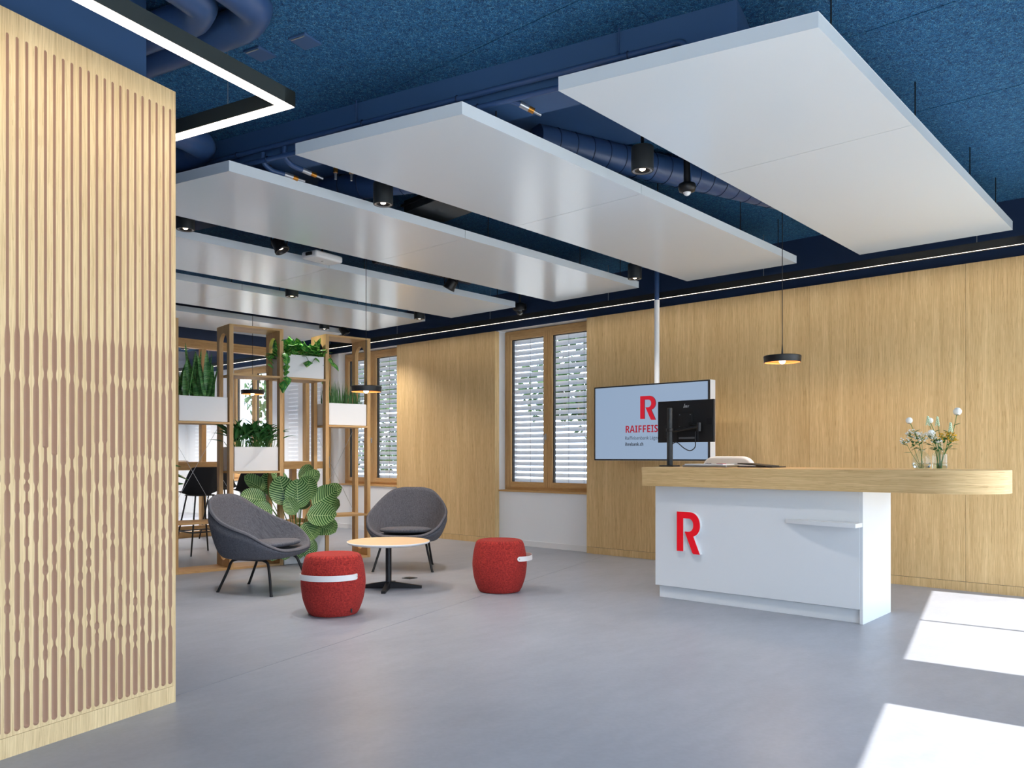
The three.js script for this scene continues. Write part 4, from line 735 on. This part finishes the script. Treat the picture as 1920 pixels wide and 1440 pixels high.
// ------------------------------------------------------------------ bar table and stools behind the shelf
{
  const t = thing('bar_table', 'long oak bar table behind the plant shelf', 'table', [-10.22, 0, -5.4]);
  part('table_top', wbox(-0.32, 0.32, 1.02, 1.125, -1.5, 1.5, 2), M.brown, t);
  for (const z of [-1.35, 1.35]) for (const x of [-0.26, 0.26]) part('leg', wbox(x - 0.04, x + 0.04, 0, 1.02, z - 0.04, z + 0.04, 1), M.brown, t);
  for (const z of [-1.35, 1.35]) part('foot_rest', wbox(-0.22, 0.22, 0.22, 0.28, z - 0.03, z + 0.03, 0), M.brown, t);
  part('foot_rest', wbox(-0.03, 0.03, 0.22, 0.28, -1.32, 1.32, 2), M.brown, t);
  const b = thing('notebook', 'closed pale notebook on the bar table', 'notebook', [-10.12, 1.125, -4.75], 0.2); part('cover', rbox(-0.1, 0.1, 0, 0.02, -0.15, 0.15, 0.003), M.white, b); part('pages', box(-0.097, 0.097, 0.003, 0.017, -0.152, 0.148), M.leather, b);
}
const stool = (() => {
  const t = thing('bar_stool', '', 'stool', [0, 0, 0], 0, 'black bar stools at the bar table'); // front is +z
  const pos = [], idx = [], A = 40, R = 14;
  const P = (a, v, o) => { const k = Math.abs(a) / Math.PI, back = 1 - smooth((k - 0.22) / 0.3), h = 0.77 + 0.30 * back, e = 2.6, cx = Math.sin(a), cz = -Math.cos(a), q = Math.pow(Math.abs(cx) ** e + Math.abs(cz) ** e, -1 / e), up = Math.max(0, (v - 0.55) / 0.45), f = Math.pow(up, 1.2), s = v * (0.86 + 0.14 * f) + (o ? 0.05 * (1 - Math.max(0, v - 0.9) * 8) : 0); return [cx * q * 0.235 * s, (o ? 0.725 : 0.755) + (h - (o ? 0.73 : 0.755)) * f, cz * q * 0.22 * s]; };
  const rows = []; for (let i = 0; i <= R; i++) rows.push([i / R, 0]); for (let i = R; i >= 0; i--) rows.push([i / R, 1]);
  rows.forEach(([v, o]) => { for (let j = 0; j <= A; j++) pos.push(...P((j / A * 2 - 1) * Math.PI, v, o)); });
  for (let i = 0; i + 1 < rows.length; i++) for (let j = 0; j < A; j++) { const a = i * (A + 1) + j, b = a + 1, c = a + A + 1, d = c + 1; idx.push(a, c, b, b, c, d); }
  const g = new THREE.BufferGeometry(); g.setAttribute('position', new THREE.Float32BufferAttribute(pos, 3)); g.setIndex(idx); g.computeVertexNormals(); part('shell', g, M.darkFabric, t);
  const lp = [[0.2, 0.2], [-0.2, 0.2], [-0.2, -0.2], [0.2, -0.2]]; for (const [x, z] of lp) part('leg', rod([x * 1.1, 0, z * 1.1], [x * 0.55, 0.73, z * 0.55], 0.01, 8), M.black, t);
  for (let i = 0; i < 4; i++) { const a = lp[i], b = lp[(i + 1) % 4], k = 0.94; part('foot_bar', rod([a[0] * k, 0.28, a[1] * k], [b[0] * k, 0.28, b[1] * k], 0.008, 8), M.black, t); }
  part('seat_frame', rbox(-0.13, 0.13, 0.715, 0.73, -0.13, 0.13, 0.005), M.black, t);
  return t;
})();
stool.position.set(-9.45, 0, -4.77); stool.rotation.y = -Math.PI / 2; stool.userData.label = 'black shell bar stool at the notebook end of the bar table';
copyThing(stool, [-9.55, 0, -5.55], -1.7, 'black shell bar stool in the middle of the bar table, behind the dense leafy planter');
copyThing(stool, [-10.95, 0, -5.85], Math.PI / 2, 'black shell bar stool on the far side of the bar table');

// ------------------------------------------------------------------ flowers on the counter
const CT = 1.109;
function vase(label, x, z, pr, wl) {
  const t = thing('glass_vase', label, 'vase', [x, CT, z]); part('glass', lathe(pr, 40), M.vase, t);
  const wpts = [[0, 0.006]]; for (const [r, y] of pr) if (y > 0.004 && y < wl) wpts.push([Math.max(0, r - 0.002), y]); const last = pr.find(([, y]) => y >= wl); wpts.push([last[0] - 0.002, wl], [0, wl]); part('water', lathe(wpts, 40), M.water, t);
}
vase('round clear glass vase half filled with water', -1.6, -6.06, [[0, 0.002], [0.04, 0.002], [0.052, 0.01], [0.059, 0.035], [0.057, 0.075], [0.044, 0.105], [0.026, 0.12], [0.022, 0.132], [0.025, 0.14]], 0.045);
vase('straight-sided clear glass vase with a narrow neck', -1.495, -6.1, [[0, 0.002], [0.042, 0.002], [0.048, 0.008], [0.049, 0.1], [0.044, 0.112], [0.02, 0.125], [0.018, 0.2], [0.021, 0.207]], 0.045);
const stemTo = (t, a, b, bow = 0.02, r = 0.0022) => part('stem', tube([a, [(a[0] + b[0]) / 2 + bow, (a[1] + b[1]) / 2, (a[2] + b[2]) / 2], b], r, 14, 5), M.stem, t);
const leafG = blade(0.05, 0.02, 0.6, 0.3, (q) => Math.sin(Math.PI * q), 6, 2);
function ranunculus(label, base, tip, r = 0.024, green = false) {
  const t = thing('white_flower', label, 'flower', base, 0); stemTo(t, [0, 0, 0], [tip[0], tip[1], tip[2]]);
  const pet = new THREE.SphereGeometry(1, 10, 8, 0, 1.9, 0.5, 2.1);
  for (let k = 0; k < 3; k++) for (let j = 0; j < 6 - k; j++) { const p = part('petal', pet, k === 2 && green ? M.petalGreen : M.petal, t); p.position.set(...tip); p.scale.setScalar(r * (1 - k * 0.24)); p.rotation.set(-0.22 + k * 0.12, j * 6.283 / (6 - k) + k, 0.1); }
  part('heart', new THREE.SphereGeometry(r * 0.45, 12, 8).translate(tip[0], tip[1] - r * 0.05, tip[2]), M.petalGreen, t);
  for (const k of [0.5, 0.62, 0.74]) leafAt(t, leafG, M.bigleaf, [tip[0] * k, tip[1] * k, tip[2] * k], k * 19, 0.9, 1.15);
}
seed = 515;
const b1 = [-1.6, CT + 0.012, -6.06], b2 = [-1.495, CT + 0.012, -6.1];
ranunculus('white round flower leaning farthest out over the desk middle', [b1[0] + 0.01, b1[1], b1[2]], [-0.085, 0.33, 0.02], 0.023, true);
ranunculus('large white flower standing highest on a long leaning stem', [b2[0] - 0.01, b2[1], b2[2]], [0.12, 0.385, 0.0], 0.027);
ranunculus('pale green-white flower low in the middle of the bouquet', [b2[0] - 0.012, b2[1], b2[2] + 0.01], [-0.03, 0.24, 0.04], 0.023, true);
ranunculus('white flower behind the pale green spikes', [b2[0], b2[1], b2[2] - 0.012], [-0.075, 0.33, -0.04], 0.021);
function spray(name, label, base, ends, mat, n, r) {
  const t = thing(name, label, 'flower', base, 0);
  for (const e of ends) { stemTo(t, [rr(-0.008, 0.008), 0, rr(-0.008, 0.008)], e, rr(-0.02, 0.02), 0.0016); for (let k = 0; k < n; k++) { const q = [e[0] + rr(-0.03, 0.03), e[1] + rr(-0.025, 0.03), e[2] + rr(-0.03, 0.03)]; part('twig', rod([e[0], e[1] - 0.02, e[2]], q, 0.0008, 4), M.stem, t); part('blossom', new THREE.SphereGeometry(r, 7, 5).scale(1, 0.7, 1).translate(...q), mat, t); } leafAt(t, leafG, M.bigleaf, [e[0] * 0.7, e[1] * 0.7, e[2] * 0.7], rr(0, 6), rr(0.6, 1.4), 1.1); for (const q of [0.55, 0.62, 0.8, 0.9]) leafAt(t, leafG, M.bigleaf, [e[0] * q, e[1] * q, e[2] * q], rr(0, 6), rr(0.6, 1.4), rr(0.8, 1.3)); }
}
spray('wax_flower', 'spray of tiny white blossoms in the round vase', b1, [[-0.075, 0.24, 0.01], [-0.1, 0.19, 0.03], [-0.03, 0.22, 0.0], [0.01, 0.21, 0.03]], M.petal, 22, 0.0065);
spray('wax_flower', 'spray of tiny white blossoms in the straight vase', [b2[0] - 0.006, b2[1], b2[2]], [[-0.04, 0.22, 0.05], [0.0, 0.2, 0.05]], M.petal, 20, 0.0065);
spray('goldenrod', 'small yellow blossom spray in the straight vase', [b2[0] + 0.008, b2[1], b2[2]], [[0.055, 0.215, 0.03], [0.08, 0.205, 0.02], [0.03, 0.21, 0.04]], M.yellow, 26, 0.0055);
function spike(label, base, tip) { const t = thing('flower_spike', label, 'flower', base, 0); stemTo(t, [0, 0, 0], tip, 0.008, 0.0018); for (let k = 0; k < 34; k++) { const f = k / 34, a = k * 2.4, r = 0.012 * (1 - f * 0.7); part('floret', new THREE.SphereGeometry(0.0045, 6, 4).translate(tip[0] + Math.cos(a) * r, tip[1] - 0.045 + f * 0.065, tip[2] + Math.sin(a) * r), M.petalGreen, t); } }
spike('pale green flower spike beside the white flower', [b2[0] - 0.004, b2[1], b2[2] + 0.005], [-0.07, 0.34, 0.0]);
spike('pale green flower spike standing straight above the vases', [b2[0] + 0.004, b2[1], b2[2] - 0.006], [-0.02, 0.335, 0.0]);
spike('pale green flower spike along the long leaning stem', [b2[0] + 0.004, b2[1], b2[2] + 0.008], [0.07, 0.29, 0.02]);

// ------------------------------------------------------------------ outside the windows
{
  const g = struct('ground_outside', 'pale paved ground outside', 'ground'); part('ground_body', box(-40, 30, -0.5, -0.21, -45, 30), M.paving, g);
  seed = 900;
  const lf = blade(0.16, 0.09, 0.5, 0.2, (q) => Math.sin(Math.PI * q), 3, 2);
  [[-7.4, -14.5, 'leafy tree outside the window next to the wall screen'], [-11.4, -16.5, 'leafy tree outside between the two slatted windows'], [-16.2, -14.5, 'leafy tree outside the window behind the plant shelf'], [-21.0, -15.5, 'leafy tree outside the room behind the partition'], [-26, -17, 'leafy tree farthest along the window front']].forEach(([x, z, l]) => {
    const t = thing('tree', l, 'tree', [x, -0.21, z], rr(0, 6), 'trees outside the window wall');
    part('trunk', rod([0, 0, 0], [0.1, 2.4, 0], 0.13, 10, 0.08), M.bark, t);
    const N = 3200, cr = new THREE.InstancedMesh(lf, M.foliage, N), mt = new THREE.Matrix4(), cl = []; cr.name = 'crown'; cr.userData.kind = 'stuff'; cr.castShadow = cr.receiveShadow = true;
    for (let k = 0; k < 16; k++) cl.push([rr(-1.5, 1.5), rr(1.6, 5.4), rr(-1, 1), rr(0.5, 0.95)]);
    for (let k = 0; k < N; k++) { const [x, y, z, r] = cl[k % 16], a = rr(0, 6.28), e = Math.acos(rr(-1, 1)), q = r * Math.cbrt(rr(0.15, 1)); mt.compose(V(x + q * Math.sin(e) * Math.cos(a), y + q * Math.cos(e), z + q * Math.sin(e) * Math.sin(a)), new THREE.Quaternion().setFromEuler(new THREE.Euler(rr(0, 6), rr(0, 6), rr(0, 6))), V(1, 1, 1).multiplyScalar(rr(1.0, 1.9))); cr.setMatrixAt(k, mt); }
    t.add(cr);
    for (let k = 0; k < 6; k++) part('branch', rod([0.08, rr(1.6, 2.4), 0], [cl[k][0] * 0.8, cl[k][1], cl[k][2] * 0.8], 0.04, 6, 0.015), M.bark, t);
  });
}

renderer.render(scene, camera);
